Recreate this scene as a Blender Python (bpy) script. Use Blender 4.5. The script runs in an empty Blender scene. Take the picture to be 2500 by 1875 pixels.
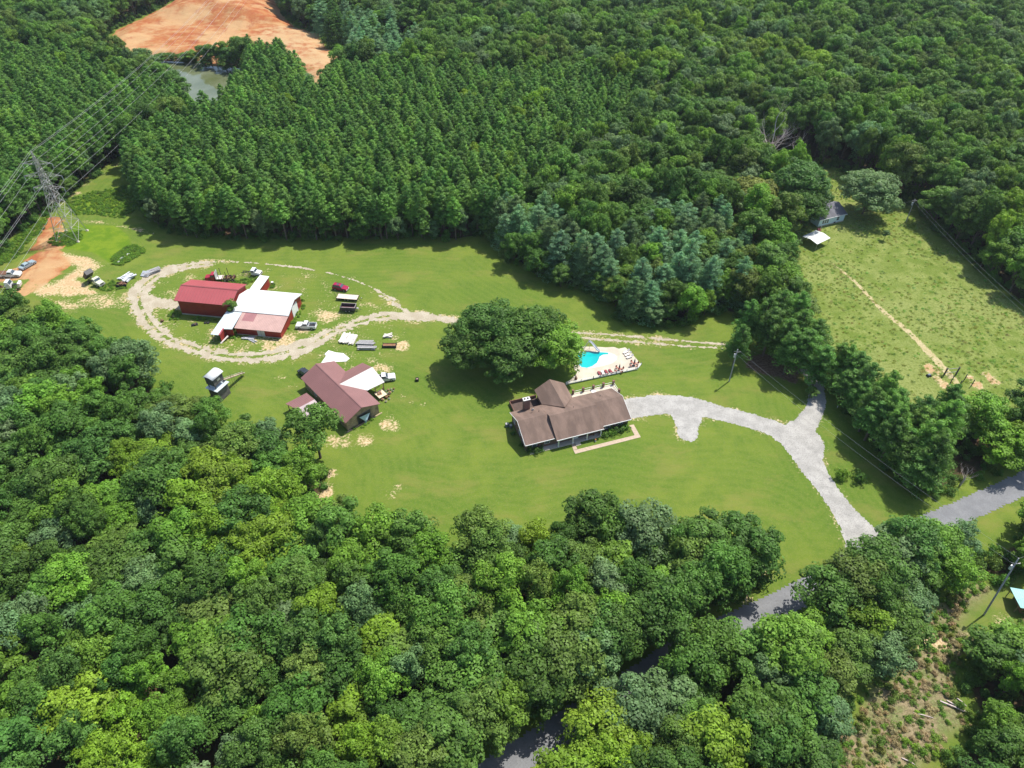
import bpy, math, random
import numpy as np
from mathutils import Vector, Matrix
rad = math.radians
SC = bpy.context.scene
# ------------------------------------------------------------------ camera, sky, sun, exposure
CAM_H, PITCH, FPX = 120.0, 43.0, 1733.0           # metres, degrees below horizon, focal length in photo px
cd = bpy.data.cameras.new("camera"); cam = bpy.data.objects.new("camera", cd); SC.collection.objects.link(cam)
cd.sensor_width = 36.0; cd.lens = 36.0 * FPX / 2500.0; cd.clip_start = 1.0; cd.clip_end = 6000.0
cam.location = (0, 0, CAM_H); cam.rotation_euler = (rad(90 - PITCH), 0, 0)
SC.camera = cam
SUN_EL, SUN_AZ = 60.0, 47.0                       # sun up and to the right, beyond the scene
W = bpy.data.worlds.new("World"); SC.world = W; W.use_nodes = True
nt = W.node_tree; sky = nt.nodes.new("ShaderNodeTexSky"); sky.sky_type = 'NISHITA'; sky.sun_disc = False
sky.sun_elevation = rad(SUN_EL); sky.sun_rotation = rad(SUN_AZ); sky.air_density = 1.0; sky.dust_density = 1.2
nt.links.new(sky.outputs[0], nt.nodes["Background"].inputs[0]); nt.nodes["Background"].inputs[1].default_value = 0.135
sd = bpy.data.lights.new("sun", 'SUN'); sd.energy = 4.3; sd.angle = rad(0.5); sd.color = (1.0, 0.95, 0.86)
so = bpy.data.objects.new("sun", sd); SC.collection.objects.link(so)
sv = Vector((math.sin(rad(SUN_AZ)) * math.cos(rad(SUN_EL)), math.cos(rad(SUN_AZ)) * math.cos(rad(SUN_EL)), math.sin(rad(SUN_EL))))
so.rotation_euler = sv.to_track_quat('Z', 'Y').to_euler(); so.location = sv * 300
SC.view_settings.view_transform = 'Standard'; SC.view_settings.look = 'None'
SC.view_settings.exposure = 0.56; SC.view_settings.gamma = 1.0; SC.view_settings.use_curve_mapping = False
SC.cycles.max_bounces = 5; SC.cycles.diffuse_bounces = 3; SC.cycles.glossy_bounces = 2; SC.cycles.transmission_bounces = 3
SC.cycles.transparent_max_bounces = 4; SC.cycles.volume_bounces = 0; SC.cycles.caustics_reflective = False; SC.cycles.caustics_refractive = False

# ------------------------------------------------------------------ surveying: photo px -> place on level z
_p = rad(PITCH); _F = np.array([0, math.cos(_p), -math.sin(_p)]); _U = np.array([0, math.sin(_p), math.cos(_p)])
K = 2500 / 2212
def G(px, z=0.0):                                   # photo px
    d = _F + np.array([1., 0, 0]) * ((px[0] - 1250) / FPX) + _U * ((937.5 - px[1]) / FPX)
    q = np.array([0, 0, CAM_H]) + d * ((z - CAM_H) / d[2]); return Vector(q)
def Hh(x, y): return (x * K, y * K)                 # overview px
def GH(x, y, z=0.0): return G(Hh(x, y), z)
def r1(x, y): return (x * .2486, 350 + y * .2486)
def r2(x, y): return (380 + x * .1899, 620 + y * .1899)
def r3(x, y): return (460 + x * .2712, 820 + y * .2712)
def r4(x, y): return (1200 + x * .1989, 800 + y * .1989)
def r5(x, y): return (x * .1989, 560 + y * .1989)
def r6(x, y): return (780 + x * .1537, 660 + y * .1537)
def r7(x, y): return (1780 + x * .2125, 280 + y * .2125)
def r8(x, y): return (2200 + x * .1356, 860 + y * .1356)
def rE(x, y): return (1700 + x * .4069, 1200 + y * .4069)     # lower right
def rR(x, y): return (1700 + x * .3617, 620 + y * .3617)      # right middle
def rA(x, y): return (200 + x * .3165, y * .3165)             # top left
def to_h(P):                                        # world (N,3) -> overview px
    P = np.atleast_2d(P) - np.array([0, 0, CAM_H]); dep = P @ _F
    return np.stack([(1250 + FPX * P[:, 0] / dep) / K, (937.5 - FPX * (P @ _U) / dep) / K, dep], 1)
def ipoly(pts, poly):                               # inside test, vectorised
    x, y = pts[:, 0], pts[:, 1]; c = np.zeros(len(pts), bool); n = len(poly); j = n - 1
    for i in range(n):
        xi, yi = poly[i]; xj, yj = poly[j]
        if yi != yj: c ^= ((yi > y) != (yj > y)) & (x < (xj - xi) * (y - yi) / (yj - yi) + xi)
        j = i
    return c
def segd(pts, a, b):
    a = np.array(a, float); b = np.array(b, float); d = b - a; L = d @ d + 1e-9
    t = np.clip(((pts - a) @ d) / L, 0, 1); return np.hypot(*(pts - a - t[:, None] * d).T), t
def sdf(pts, poly):                                 # positive inside
    m = np.full(len(pts), 1e9)
    for i in range(len(poly)): m = np.minimum(m, segd(pts, poly[i - 1], poly[i])[0])
    return np.where(ipoly(pts, poly), m, -m)
def wpoly(pl, z=0): return [tuple(G(Hh(q[0], q[1]), q[2] if len(q) > 2 else z)[:2]) for q in pl]
def spoly(f, pl, z=0): return [tuple(G(f(q[0], q[1]), q[2] if len(q) > 2 else z)[:2]) for q in pl]

# value noise for outlines
_nr = np.random.RandomState(5); _NT = _nr.rand(256, 256)
def vnoise(p, s):
    q = p / s + 1000.0; i = np.floor(q).astype(int); f = q - i; f = f * f * (3 - 2 * f)
    a = _NT[i[:, 0] % 256, i[:, 1] % 256]; b = _NT[(i[:, 0] + 1) % 256, i[:, 1] % 256]
    c = _NT[i[:, 0] % 256, (i[:, 1] + 1) % 256]; d = _NT[(i[:, 0] + 1) % 256, (i[:, 1] + 1) % 256]
    return (a * (1 - f[:, 0]) + b * f[:, 0]) * (1 - f[:, 1]) + (c * (1 - f[:, 0]) + d * f[:, 0]) * f[:, 1]
def fbm(p, s): return (vnoise(p, s) + .5 * vnoise(p, s / 2.1) + .25 * vnoise(p, s / 4.3)) / 1.75 - .5

# ------------------------------------------------------------------ materials
MATS = {}
def N(nt, t, **kw):
    n = nt.nodes.new("ShaderNode" + t)
    for k, v in kw.items(): setattr(n, k, v)
    return n
def mix(nt, f, a, b, mode='MIX'):
    m = nt.nodes.new("ShaderNodeMix"); m.data_type = 'RGBA'; m.blend_type = mode
    for s, v in ((0, f), (6, a), (7, b)):
        if isinstance(v, bpy.types.NodeSocket): nt.links.new(v, m.inputs[s])
        elif s == 0: m.inputs[0].default_value = v
        else: m.inputs[s].default_value = (*v[:3], 1)
    return m.outputs[2]
def mth(nt, op, a, b=None, c=None):
    m = nt.nodes.new("ShaderNodeMath"); m.operation = op
    for i, v in enumerate((a, b, c)):
        if v is None: continue
        if isinstance(v, bpy.types.NodeSocket): nt.links.new(v, m.inputs[i])
        else: m.inputs[i].default_value = v
    return m.outputs[0]
def ramp(nt, v, a, b, lo=0., hi=1.):
    m = nt.nodes.new("ShaderNodeMapRange"); m.interpolation_type = 'SMOOTHSTEP'
    nt.links.new(v, m.inputs[0]); m.inputs[1].default_value = a; m.inputs[2].default_value = b
    m.inputs[3].default_value = lo; m.inputs[4].default_value = hi; return m.outputs[0]
def noise(nt, co, s, det=4., rough=.55, stretch=None):
    if stretch:
        mp = N(nt, "Mapping"); mp.inputs[3].default_value = stretch; nt.links.new(co, mp.inputs[0]); co = mp.outputs[0]
    n = N(nt, "TexNoise"); n.inputs["Scale"].default_value = s; n.inputs["Detail"].default_value = det
    n.inputs["Roughness"].default_value = rough; nt.links.new(co, n.inputs[0]); return n.outputs[0]
def base(name):
    m = bpy.data.materials.new(name); m.use_nodes = True; t = m.node_tree; b = t.nodes["Principled BSDF"]
    tc = N(t, "TexCoord"); return m, t, b, tc.outputs["Object"]
def mat(name, col, rough=.6, metal=0., var=.15, scale=1.5, bump=0., spec=.4, dirt=None, dirt_amt=.5, stripes=None):
    """painted / natural surface: base colour with cloudy wear; stripes=(axis vector, period m, depth)"""
    if name in MATS: return MATS[name]
    m, t, b, co = base(name)
    n1 = noise(t, co, scale, 5.)
    c = mix(t, ramp(t, n1, .3, .7), [x * (1 - var) for x in col], [min(1, x * (1 + var)) for x in col])
    if dirt: c = mix(t, ramp(t, noise(t, co, scale * .6, 6., .65), .52, .7, 0, dirt_amt), c, dirt)
    if stripes:
        ax, per, dep = stripes; dp = N(t, "VectorMath", operation='DOT_PRODUCT'); t.links.new(co, dp.inputs[0]); dp.inputs[1].default_value = ax
        fr = mth(t, 'FRACT', mth(t, 'DIVIDE', dp.outputs["Value"], per)); line = mth(t, 'LESS_THAN', fr, .22)
        c = mix(t, mth(t, 'MULTIPLY', line, dep), c, [x * .45 for x in col])
        bp = N(t, "Bump"); bp.inputs[0].default_value = .5; bp.inputs[1].default_value = .05; t.links.new(line, bp.inputs["Height"]); t.links.new(bp.outputs[0], b.inputs["Normal"])
    elif bump:
        bp = N(t, "Bump"); bp.inputs[0].default_value = bump; bp.inputs[1].default_value = .1
        t.links.new(noise(t, co, scale * 6, 4.), bp.inputs["Height"]); t.links.new(bp.outputs[0], b.inputs["Normal"])
    t.links.new(c, b.inputs["Base Color"]); b.inputs["Roughness"].default_value = rough; b.inputs["Metallic"].default_value = metal
    b.inputs["Specular IOR Level"].default_value = spec; MATS[name] = m; return m
def brick_mat(name, col, mortar):
    m, t, b, co = base(name)
    # brick courses follow whichever wall direction the face has
    br = N(t, "TexBrick"); br.inputs["Scale"].default_value = 1.0
    br.inputs["Brick Width"].default_value = .4; br.inputs["Row Height"].default_value = .14; br.inputs["Mortar Size"].default_value = .018
    br.inputs["Color1"].default_value = (*col, 1); br.inputs["Color2"].default_value = (*[c * .6 for c in col], 1); br.inputs["Mortar"].default_value = (*mortar, 1)
    sx = N(t, "SeparateXYZ"); t.links.new(co, sx.inputs[0]); cb = N(t, "CombineXYZ")
    t.links.new(mth(t, 'ADD', sx.outputs[0], sx.outputs[1]), cb.inputs[0]); t.links.new(sx.outputs[2], cb.inputs[1])
    t.links.new(cb.outputs[0], br.inputs[0])
    c = mix(t, ramp(t, noise(t, co, .8, 5.), .4, .7, 0, .4), br.outputs[0], [x * .5 for x in col])
    t.links.new(c, b.inputs["Base Color"]); b.inputs["Roughness"].default_value = .85; MATS[name] = m; return m
def shingle_mat(name, col):
    m, t, b, co = base(name)
    n1 = noise(t, co, .35, 6., .6, (1.4, .35, 1)); n2 = noise(t, co, 9., 3.)
    c = mix(t, ramp(t, n1, .38, .66), [x * .74 for x in col], [x * 1.2 for x in col])
    c = mix(t, ramp(t, n2, .35, .65, .0, .35), c, [x * .55 for x in col])
    sx = N(t, "SeparateXYZ"); t.links.new(co, sx.inputs[0])
    row = mth(t, 'LESS_THAN', mth(t, 'FRACT', mth(t, 'MULTIPLY', sx.outputs[2], 8.)), .2)
    c = mix(t, mth(t, 'MULTIPLY', row, .3), c, [x * .5 for x in col])
    t.links.new(c, b.inputs["Base Color"]); b.inputs["Roughness"].default_value = .9; MATS[name] = m; return m
BRICK = brick_mat("brick", (.23, .10, .07), (.3, .24, .2))
SHING = shingle_mat("shingles", (.20, .135, .105))
SHINGR = shingle_mat("grey_shingles", (.14, .14, .16))
WHITE = mat("white_paint", (.78, .78, .75), .5, var=.06)
TRIM = mat("trim_white", (.75, .75, .74), .5, var=.05)
GLASS = mat("window_glass", (.06, .08, .10), .08, var=.2, spec=.8)
DARK = mat("black_metal", (.03, .03, .035), .45, var=.3)
TYRE = mat("tyre_rubber", (.02, .02, .02), .9, var=.3)
RIM = mat("wheel_rim", (.45, .45, .45), .35, .5)
STEEL = mat("galvanised_steel", (.46, .45, .42), .5, .35, var=.2, scale=3)
CONC = mat("concrete", (.52, .47, .38), .9, var=.12, scale=.8, bump=.2, dirt=(.36, .30, .22), dirt_amt=.4)
CONCW = mat("pale_concrete", (.58, .57, .54), .85, var=.06, scale=.7)
WOOD = mat("weathered_wood", (.36, .27, .17), .85, var=.35, scale=1.2, stripes=((1, 1, 0), .28, .7))
WOODG = mat("grey_boards", (.13, .12, .115), .85, var=.35, scale=1.2, stripes=((1, 1, 0), .3, .8))
PLANKW = mat("sun_bleached_timber", (.62, .58, .53), .8, var=.2, scale=4)
PLANKG = mat("grey_timber", (.34, .33, .33), .75, var=.3, scale=4)
SHEET = mat("galvanised_sheet", (.50, .52, .54), .4, .3, var=.2, scale=3)
RUST = mat("rusty_steel", (.16, .08, .05), .85, var=.4, scale=4)
REDW = mat("red_siding", (.30, .035, .025), .6, var=.12, scale=.5, stripes=((1, 1, 0), .35, .35))
REDR = mat("red_metal_roof", (.36, .08, .085), .42, .0, var=.05, scale=.3, stripes=((1, 0, 0), .9, .22))
WHR = mat("white_metal_roof", (.62, .64, .63), .5, var=.03, scale=.3, stripes=((1, 0, 0), .9, .08))
PINKR = mat("faded_pink_roof", (.47, .30, .26), .5, var=.1, scale=.4, stripes=((1, 0, 0), .45, .35))
PATCHR = mat("mauve_roof_sheet", (.33, .15, .15), .5, var=.1, scale=.4, stripes=((1, 0, 0), .45, .3))
BLUR = mat("pale_blue_roof", (.52, .59, .62), .45, var=.08, scale=.5, stripes=((1, 0, 0), .6, .2), dirt=(.45, .35, .3), dirt_amt=.3)
BRR = mat("brown_metal_roof", (.235, .115, .105), .42, var=.06, scale=.3, stripes=((1, 0, 0), .45, .4))
BRRC = mat("brown_metal_roof_cross", (.235, .115, .105), .42, var=.06, scale=.3, stripes=((0, 1, 0), .45, .4))
WHRC = mat("white_ribbed_roof", (.52, .50, .48), .5, var=.08, scale=.5, stripes=((0, 1, 0), .4, .3))
GRYR = mat("weathered_grey_pink_roof", (.42, .34, .34), .5, var=.2, scale=.6, stripes=((0, 1, 0), .35, .45))
SAND_ = mat("tan_board", (.62, .52, .36), .7)
def paint(name, col, rough=.25): return mat(name, col, rough, .0, var=.04, spec=.6)
CARW = paint("white_car_paint", (.72, .73, .72)); CARR = paint("red_car_paint", (.32, .01, .05)); CARS = paint("silver_blue_paint", (.30, .38, .42))
CREAM = paint("cream_truck_paint", (.60, .62, .45)); TRED = paint("dark_red_truck_paint", (.33, .02, .04)); CARB = paint("black_car_paint", (.03, .035, .04))

def leaf_mat(name, inst, needle=False):
    m = bpy.data.materials.new(name); m.use_nodes = True; t = m.node_tree; b = t.nodes["Principled BSDF"]; out = t.nodes["Material Output"]
    if inst: a = N(t, "Attribute", attribute_type='INSTANCER', attribute_name="tint"); tint = a.outputs["Color"]
    else: tint = N(t, "ObjectInfo").outputs["Color"]
    tn = N(t, "Attribute", attribute_type='GEOMETRY', attribute_name="tone")
    v = N(t, "VectorMath", operation='SCALE'); t.links.new(tint, v.inputs[0]); t.links.new(tn.outputs["Fac"], v.inputs["Scale"])
    t.links.new(v.outputs[0], b.inputs["Base Color"]); b.inputs["Roughness"].default_value = .55; b.inputs["Specular IOR Level"].default_value = .22
    tr = N(t, "BsdfTranslucent"); yv = mix(t, 1., v.outputs[0], (1.15, 1.1, .6), 'MULTIPLY'); t.links.new(yv, tr.inputs[0])
    ms = N(t, "MixShader"); ms.inputs[0].default_value = .38
    t.links.new(b.outputs[0], ms.inputs[1]); t.links.new(tr.outputs[0], ms.inputs[2]); t.links.new(ms.outputs[0], out.inputs[0])
    return m
LEAF = leaf_mat("leaves", False); LEAFI = leaf_mat("leaves_of_the_far_wood", True)
BARK = mat("bark", (.13, .10, .075), .95, var=.35, scale=3)
DEADW = mat("bare_dead_wood", (.55, .46, .44), .9, var=.25, scale=2)

# ------------------------------------------------------------------ mesh helpers
COL = SC.collection
class MB:
    def __init__(s): s.v = []; s.f = []
    def add(s, V, Fs):
        o = len(s.v); s.v += [tuple(v) for v in V]; s.f += [tuple(i + o for i in f) for f in Fs]; return s
    def box(s, x0, x1, y0, y1, z0, z1):
        return s.add([(x0, y0, z0), (x1, y0, z0), (x1, y1, z0), (x0, y1, z0), (x0, y0, z1), (x1, y0, z1), (x1, y1, z1), (x0, y1, z1)],
                     [(0, 3, 2, 1), (4, 5, 6, 7), (0, 1, 5, 4), (1, 2, 6, 5), (2, 3, 7, 6), (3, 0, 4, 7)])
    def frust(s, x0, x1, y0, y1, z0, z1, ix0, ix1, iy):
        return s.add([(x0, y0, z0), (x1, y0, z0), (x1, y1, z0), (x0, y1, z0), (x0 + ix0, y0 + iy, z1), (x1 - ix1, y0 + iy, z1), (x1 - ix1, y1 - iy, z1), (x0 + ix0, y1 - iy, z1)],
                     [(0, 3, 2, 1), (4, 5, 6, 7), (0, 1, 5, 4), (1, 2, 6, 5), (2, 3, 7, 6), (3, 0, 4, 7)])
    def prism(s, poly, z0, z1):                      # horizontal outline, ccw
        n = len(poly)
        return s.add([(x, y, z0) for x, y in poly] + [(x, y, z1) for x, y in poly],
                     [tuple(range(n))[::-1], tuple(range(n, 2 * n))] + [(i, (i + 1) % n, n + (i + 1) % n, n + i) for i in range(n)])
    def side(s, poly, y0, y1):                       # (x,z) outline extruded in y
        n = len(poly)
        return s.add([(x, y0, z) for x, z in poly] + [(x, y1, z) for x, z in poly],
                     [tuple(range(n)), tuple(range(n, 2 * n))[::-1]] + [((i + 1) % n, i, n + i, n + (i + 1) % n) for i in range(n)])
    def slab(s, pts, t=.08):                         # thick sheet over a 3D polygon
        n = len(pts); 
        return s.add([tuple(p) for p in pts] + [(p[0], p[1], p[2] - t) for p in pts],
                     [tuple(range(n)), tuple(range(n, 2 * n))[::-1]] + [(i, n + i, n + (i + 1) % n, (i + 1) % n) for i in range(n)])
    def tube(s, pts, rs, n=6, cap=True):
        pts = [Vector(p) for p in pts]; rs = rs if hasattr(rs, '__len__') else [rs] * len(pts); V = []
        for i, p in enumerate(pts):
            d = (pts[min(i + 1, len(pts) - 1)] - pts[max(i - 1, 0)]).normalized()
            a = d.cross(Vector((0, 0, 1)) if abs(d.z) < .9 else Vector((1, 0, 0))).normalized(); b = d.cross(a)
            V += [p + (a * math.cos(2 * math.pi * k / n) + b * math.sin(2 * math.pi * k / n)) * rs[i] for k in range(n)]
        Fs = [(i * n + k, i * n + (k + 1) % n, (i + 1) * n + (k + 1) % n, (i + 1) * n + k) for i in range(len(pts) - 1) for k in range(n)]
        if cap: Fs += [tuple(range(n))[::-1], tuple(range(len(V) - n, len(V)))]
        return s.add(V, Fs)
    def beam(s, a, b, w, h=None):
        return s.tube([a, b], w * .7, 4)
    def ball(s, c, r, n=8, m=5, sq=(1, 1, 1)):
        V = [(c[0], c[1], c[2] + r * sq[2])]
        for j in range(1, m):
            t = math.pi * j / m
            V += [(c[0] + r * sq[0] * math.sin(t) * math.cos(2 * math.pi * k / n), c[1] + r * sq[1] * math.sin(t) * math.sin(2 * math.pi * k / n), c[2] + r * sq[2] * math.cos(t)) for k in range(n)]
        V.append((c[0], c[1], c[2] - r * sq[2])); L = len(V) - 1
        Fs = [(0, 1 + k, 1 + (k + 1) % n) for k in range(n)] + [(L, L - n + (k + 1) % n, L - n + k) for k in range(n)]
        Fs += [(1 + j * n + k, 1 + (j + 1) * n + k, 1 + (j + 1) * n + (k + 1) % n, 1 + j * n + (k + 1) % n) for j in range(m - 2) for k in range(n)]
        return s.add(V, Fs)
    def build(s, name, m, parent=None, bev=0., smooth=False):
        me = bpy.data.meshes.new(name); me.from_pydata(s.v, [], s.f); me.materials.append(m)
        o = bpy.data.objects.new(name, me); COL.objects.link(o)
        if parent: o.parent = parent
        if smooth: me.shade_smooth()
        if bev:
            b = o.modifiers.new("edge", 'BEVEL'); b.width = bev; b.segments = 2; b.limit_method = 'ANGLE'
        return o
def thing(name, label, cat, loc=(0, 0, 0), rz=0., group=None):
    o = bpy.data.objects.new(name, None); COL.objects.link(o); o.location = loc; o.rotation_euler = (0, 0, rz)
    o.empty_display_size = .5; o["label"] = label; o["category"] = cat
    if group: o["group"] = group
    return o
def tag(o, label, cat, group=None):
    o["label"] = label; o["category"] = cat
    if group: o["group"] = group
    return o
def struct(o): o["kind"] = "structure"; return o
def plane_mesh(name, V, Fs, m, parent=None, smooth=False):
    me = bpy.data.meshes.new(name)
    V = np.asarray(V, np.float32); Fs = np.asarray(Fs, np.int32); k = Fs.shape[1]
    me.vertices.add(len(V)); me.vertices.foreach_set("co", V.ravel()); me.loops.add(Fs.size); me.loops.foreach_set("vertex_index", Fs.ravel())
    me.polygons.add(len(Fs)); me.polygons.foreach_set("loop_start", np.arange(0, Fs.size, k, dtype=np.int32)); me.update(calc_edges=True)
    if m: me.materials.append(m)
    if smooth: me.shade_smooth()
    o = bpy.data.objects.new(name, me); COL.objects.link(o)
    if parent: o.parent = parent
    return o
def head(pa, pb):                                   # rotation from a to b
    return math.atan2(pb[1] - pa[1], pb[0] - pa[0])
R = random.Random(11)
# ------------------------------------------------------------------ clearings (open ground) surveyed on the photo
C_MAIN = wpoly([(-90, 640, 0), (-40, 590, 0), (13, 547, 0), (66, 492, 0), (99, 472, 0), (136, 442, 0), (176, 409, 0), (198, 391, 0), (231, 371, 0), (262, 345, 0),
    (284, 343, 0), (279, 370, 3), (277, 400, 4), (299, 433, 1), (308, 458, 0), (322, 490, 0), (374, 510, 0), (440, 518, 0), (560, 524, 0), (700, 524, 0), (800, 522, 0), (900, 518, 0),
    (985, 527, 0), (1050, 515, 0), (1068, 548, 0), (1100, 570, 0), (1150, 597, 0), (1205, 622, 0), (1262, 635, 0), (1310, 660, 0), (1335, 700, 0), (1390, 716, 0),
    (1450, 712, 0), (1515, 700, 0), (1550, 680, 0), (1590, 690, 0), (1640, 700, 0), (1700, 720, 0), (1760, 800, 0), (1776, 818, 0), (1792, 853, 0), (1808, 900, 0), (1840, 935, 0), (1872, 980, 0), (1904, 1020, 0), (1936, 1066, 0),
    (1990, 1085, 0), (2060, 1085, 0), (2130, 1055, 0), (2230, 1010, 0), (2330, 960, 0), (2330, 1060, 0), (2230, 1115, 0), (2180, 1110, 10), (2152, 1112, 12), (2062, 1098, 12), (1972, 1116, 12),
    (1925, 1165, 12), (1893, 1184, 12), (1850, 1186, 12), (1810, 1180, 12), (1775, 1199, 12), (1752, 1234, 12), (1720, 1238, 12), (1690, 1280, 11),
    (1665, 1280, 2), (1680, 1242, 6), (1697, 1206, 9), (1690, 1134, 13), (1676, 1078, 14), (1641, 1069, 14), (1590, 1072, 14), (1540, 1085, 13), (1480, 1080, 13), (1400, 1085, 13),
    (1340, 1055, 13), (1290, 1050, 13), (1215, 1060, 13), (1200, 1085, 13), (1130, 1092, 12), (1050, 1082, 12), (1012, 1105, 12), (995, 1150, 10), (960, 1120, 11), (930, 1112, 12),
    (880, 1072, 12), (830, 1065, 12), (795, 1105, 11), (750, 1088, 10), (708, 1083, 6), (672, 1067, 5), (680, 1045, 7), (708, 1003, 10), (706, 940, 13), (672, 900, 14), (624, 885, 14),
    (592, 904, 12), (544, 882, 12), (499, 895, 10), (496, 875, 9), (464, 858, 8), (416, 840, 9), (384, 838, 10), (355, 831, 12), (339, 805, 12), (346, 780, 12), (326, 754, 12), (256, 712, 12),
    (205, 706, 12), (160, 687, 12), (138, 655, 12), (93, 648, 12), (64, 632, 12), (0, 623, 12), (-90, 610, 12)])
C_FIELD = wpoly([(1690, 515, 0), (1703, 560, 4), (1712, 610, 6), (1775, 645, 11), (1792, 690, 12), (1830, 722, 12), (1880, 762, 12), (1930, 802, 12), (1983, 862, 12), (2018, 862, 11),
    (2036, 850, 11), (2067, 838, 11), (2102, 835, 11), (2157, 832, 11), (2230, 826, 11), (2330, 820, 11), (2330, 760, 0), (2230, 690, 0), (2140, 615, 0), (2080, 560, 0), (2015, 500, 0), (1965, 445, 0),
    (1900, 432, 0), (1865, 388, 0), (1800, 368, 0), (1750, 356, 0), (1700, 352, 0), (1645, 346, 0), (1640, 372, 0), (1690, 385, 4), (1750, 395, 4), (1700, 450, 0), (1690, 490, 0)])
C_SCRUB = spoly(rE, [(2030, 560, 0), (1880, 590, 0), (1740, 560, 0), (1640, 520, 0), (1600, 590, 0), (1520, 640, 0), (1400, 700, 0), (1330, 800, 0), (1350, 900, 0), (1290, 975, 4), (1200, 1030, 3), (1120, 1080, 8), (1100, 1200, 10),
    (1010, 1270, 10), (940, 1340, 6), (890, 1420, 8), (870, 1550, 10), (820, 1690, 8), (780, 1800, 8), (1480, 1800, 8), (1500, 1640, 10), (1540, 1480, 10), (1600, 1380, 8), (1720, 1330, 4), (1760, 1150, 10),
    (1660, 1050, 8), (1640, 960, 6), (1720, 900, 5), (1840, 800, 8), (1960, 690, 9), (2060, 660, 6)])
C_DIRT = spoly(rA, [(135, 400, 0), (270, 230, 0), (450, 150, 0), (600, 70, 0), (770, -10, 0), (950, -120, 0), (1480, -120, 0), (1510, 50, 0), (1560, 130, 0), (1640, 210, 0), (1830, 265, 0), (1880, 370, 0), (2010, 450, 0), (1960, 520, 9),
    (1840, 560, 11), (1740, 610, 11), (1700, 620, 11), (1710, 520, 10), (1590, 400, 10), (1520, 330, 12), (1340, 330, 12), (1270, 310, 12), (1170, 300, 12), (1060, 330, 11), (940, 330, 11), (880, 345, 10), (860, 400, 3), (620, 420, 3), (540, 450, 2), (400, 450, 7), (230, 430, 7)])
POND = spoly(rA, [(500, 480, 6), (560, 455, 0), (900, 478, 0), (1000, 500, 0), (1240, 520, 0), (1240, 560, 6), (1150, 600, 10), (1080, 690, 13), (1000, 705, 14), (930, 712, 14), (860, 745, 14), (820, 640, 13), (780, 560, 13), (620, 520, 12), (540, 500, 12)])
# asphalt road centre line (overview px) and the gravel drives: (x, y, width m)
ROAD = [(940, 1760), (1080, 1660), (1230, 1565), (1370, 1475), (1500, 1390), (1660, 1318), (1780, 1255), (1890, 1190), (2020, 1130), (2130, 1082), (2230, 1036), (2340, 985)]
ROADW = np.array([GH(x, y)[:2] for x, y in ROAD])
def catmull(P, n=6):
    P = np.array(P, float); Q = [P[0]]
    for i in range(len(P) - 1):
        a, b, c, d = P[max(i - 1, 0)], P[i], P[i + 1], P[min(i + 2, len(P) - 1)]
        for k in range(1, n + 1):
            t = k / n; Q.append(.5 * ((2 * b) + (c - a) * t + (2 * a - 5 * b + 4 * c - d) * t * t + (3 * b - a - 3 * c + d) * t ** 3))
    return np.array(Q)
ROADW = catmull(ROADW)
def stroke(pts, line, ws=None):                      # signed: half width minus distance, best over the segments
    best = np.full(len(pts), -1e9)
    for i in range(len(line) - 1):
        d, t = segd(pts, line[i][:2], line[i + 1][:2]); w = 0 if ws is None else (ws[i] * (1 - t) + ws[i + 1] * t) / 2
        best = np.maximum(best, w - d)
    return best
def wstroke(pl): L = [(*GH(x, y)[:2], w) for x, y, w in pl]; L = catmull(L, 5); return L[:, :2], L[:, 2]
DRIVES = [[(1362, 882, 6.5), (1420, 874, 6.5), (1480, 876, 6.5), (1560, 893, 5), (1630, 912, 5), (1690, 935, 5.5), (1732, 975, 6.5), (1775, 1040, 5), (1815, 1095, 5), (1850, 1140, 6.5), (1885, 1190, 10)],
          [(1478, 885, 8), (1484, 905, 6.5), (1484, 925, 5), (1486, 938, 4.6)],
          [(1690, 940, 5), (1730, 925, 5), (1755, 895, 4.5), (1765, 860, 4), (1760, 825, 3.6), (1740, 800, 3)],
          [(1725, 930, 6), (1745, 955, 7), (1750, 990, 5)],
          [(985, 694, 2.4), (940, 687, 3.2), (890, 683, 4.6), (840, 683, 4.2), (800, 690, 4), (760, 700, 3.6), (720, 716, 4.5), (680, 738, 6), (640, 755, 6.5), (590, 766, 5.5), (530, 772, 4.5), (470, 766, 4), (420, 752, 3.8), (365, 732, 4), (330, 705, 4.4), (308, 670, 5.4), (300, 640, 6), (318, 610, 6.2), (355, 588, 5), (400, 576, 4), (450, 570, 3), (490, 565, 1)],
          [(320, 650, 6), (350, 655, 5), (385, 660, 4)],
          [(880, 674, 2.5), (850, 655, 2), (825, 640, 1.2)]]
TRACKS = [[(1240, 719, .8), (1300, 722, .8), (1400, 730, .9), (1500, 739, .8), (1570, 745, .8), (1640, 765, .8)], [(1240, 728, .8), (1300, 733, .8), (1400, 741, .9), (1500, 749, .8), (1560, 752, .8)],
          [(500, 565, .8), (560, 569, .5), (610, 574, .7), (660, 580, .5), (720, 592, .2), (770, 607, .3), (810, 625, .6), (850, 648, 1.2)]]
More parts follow.
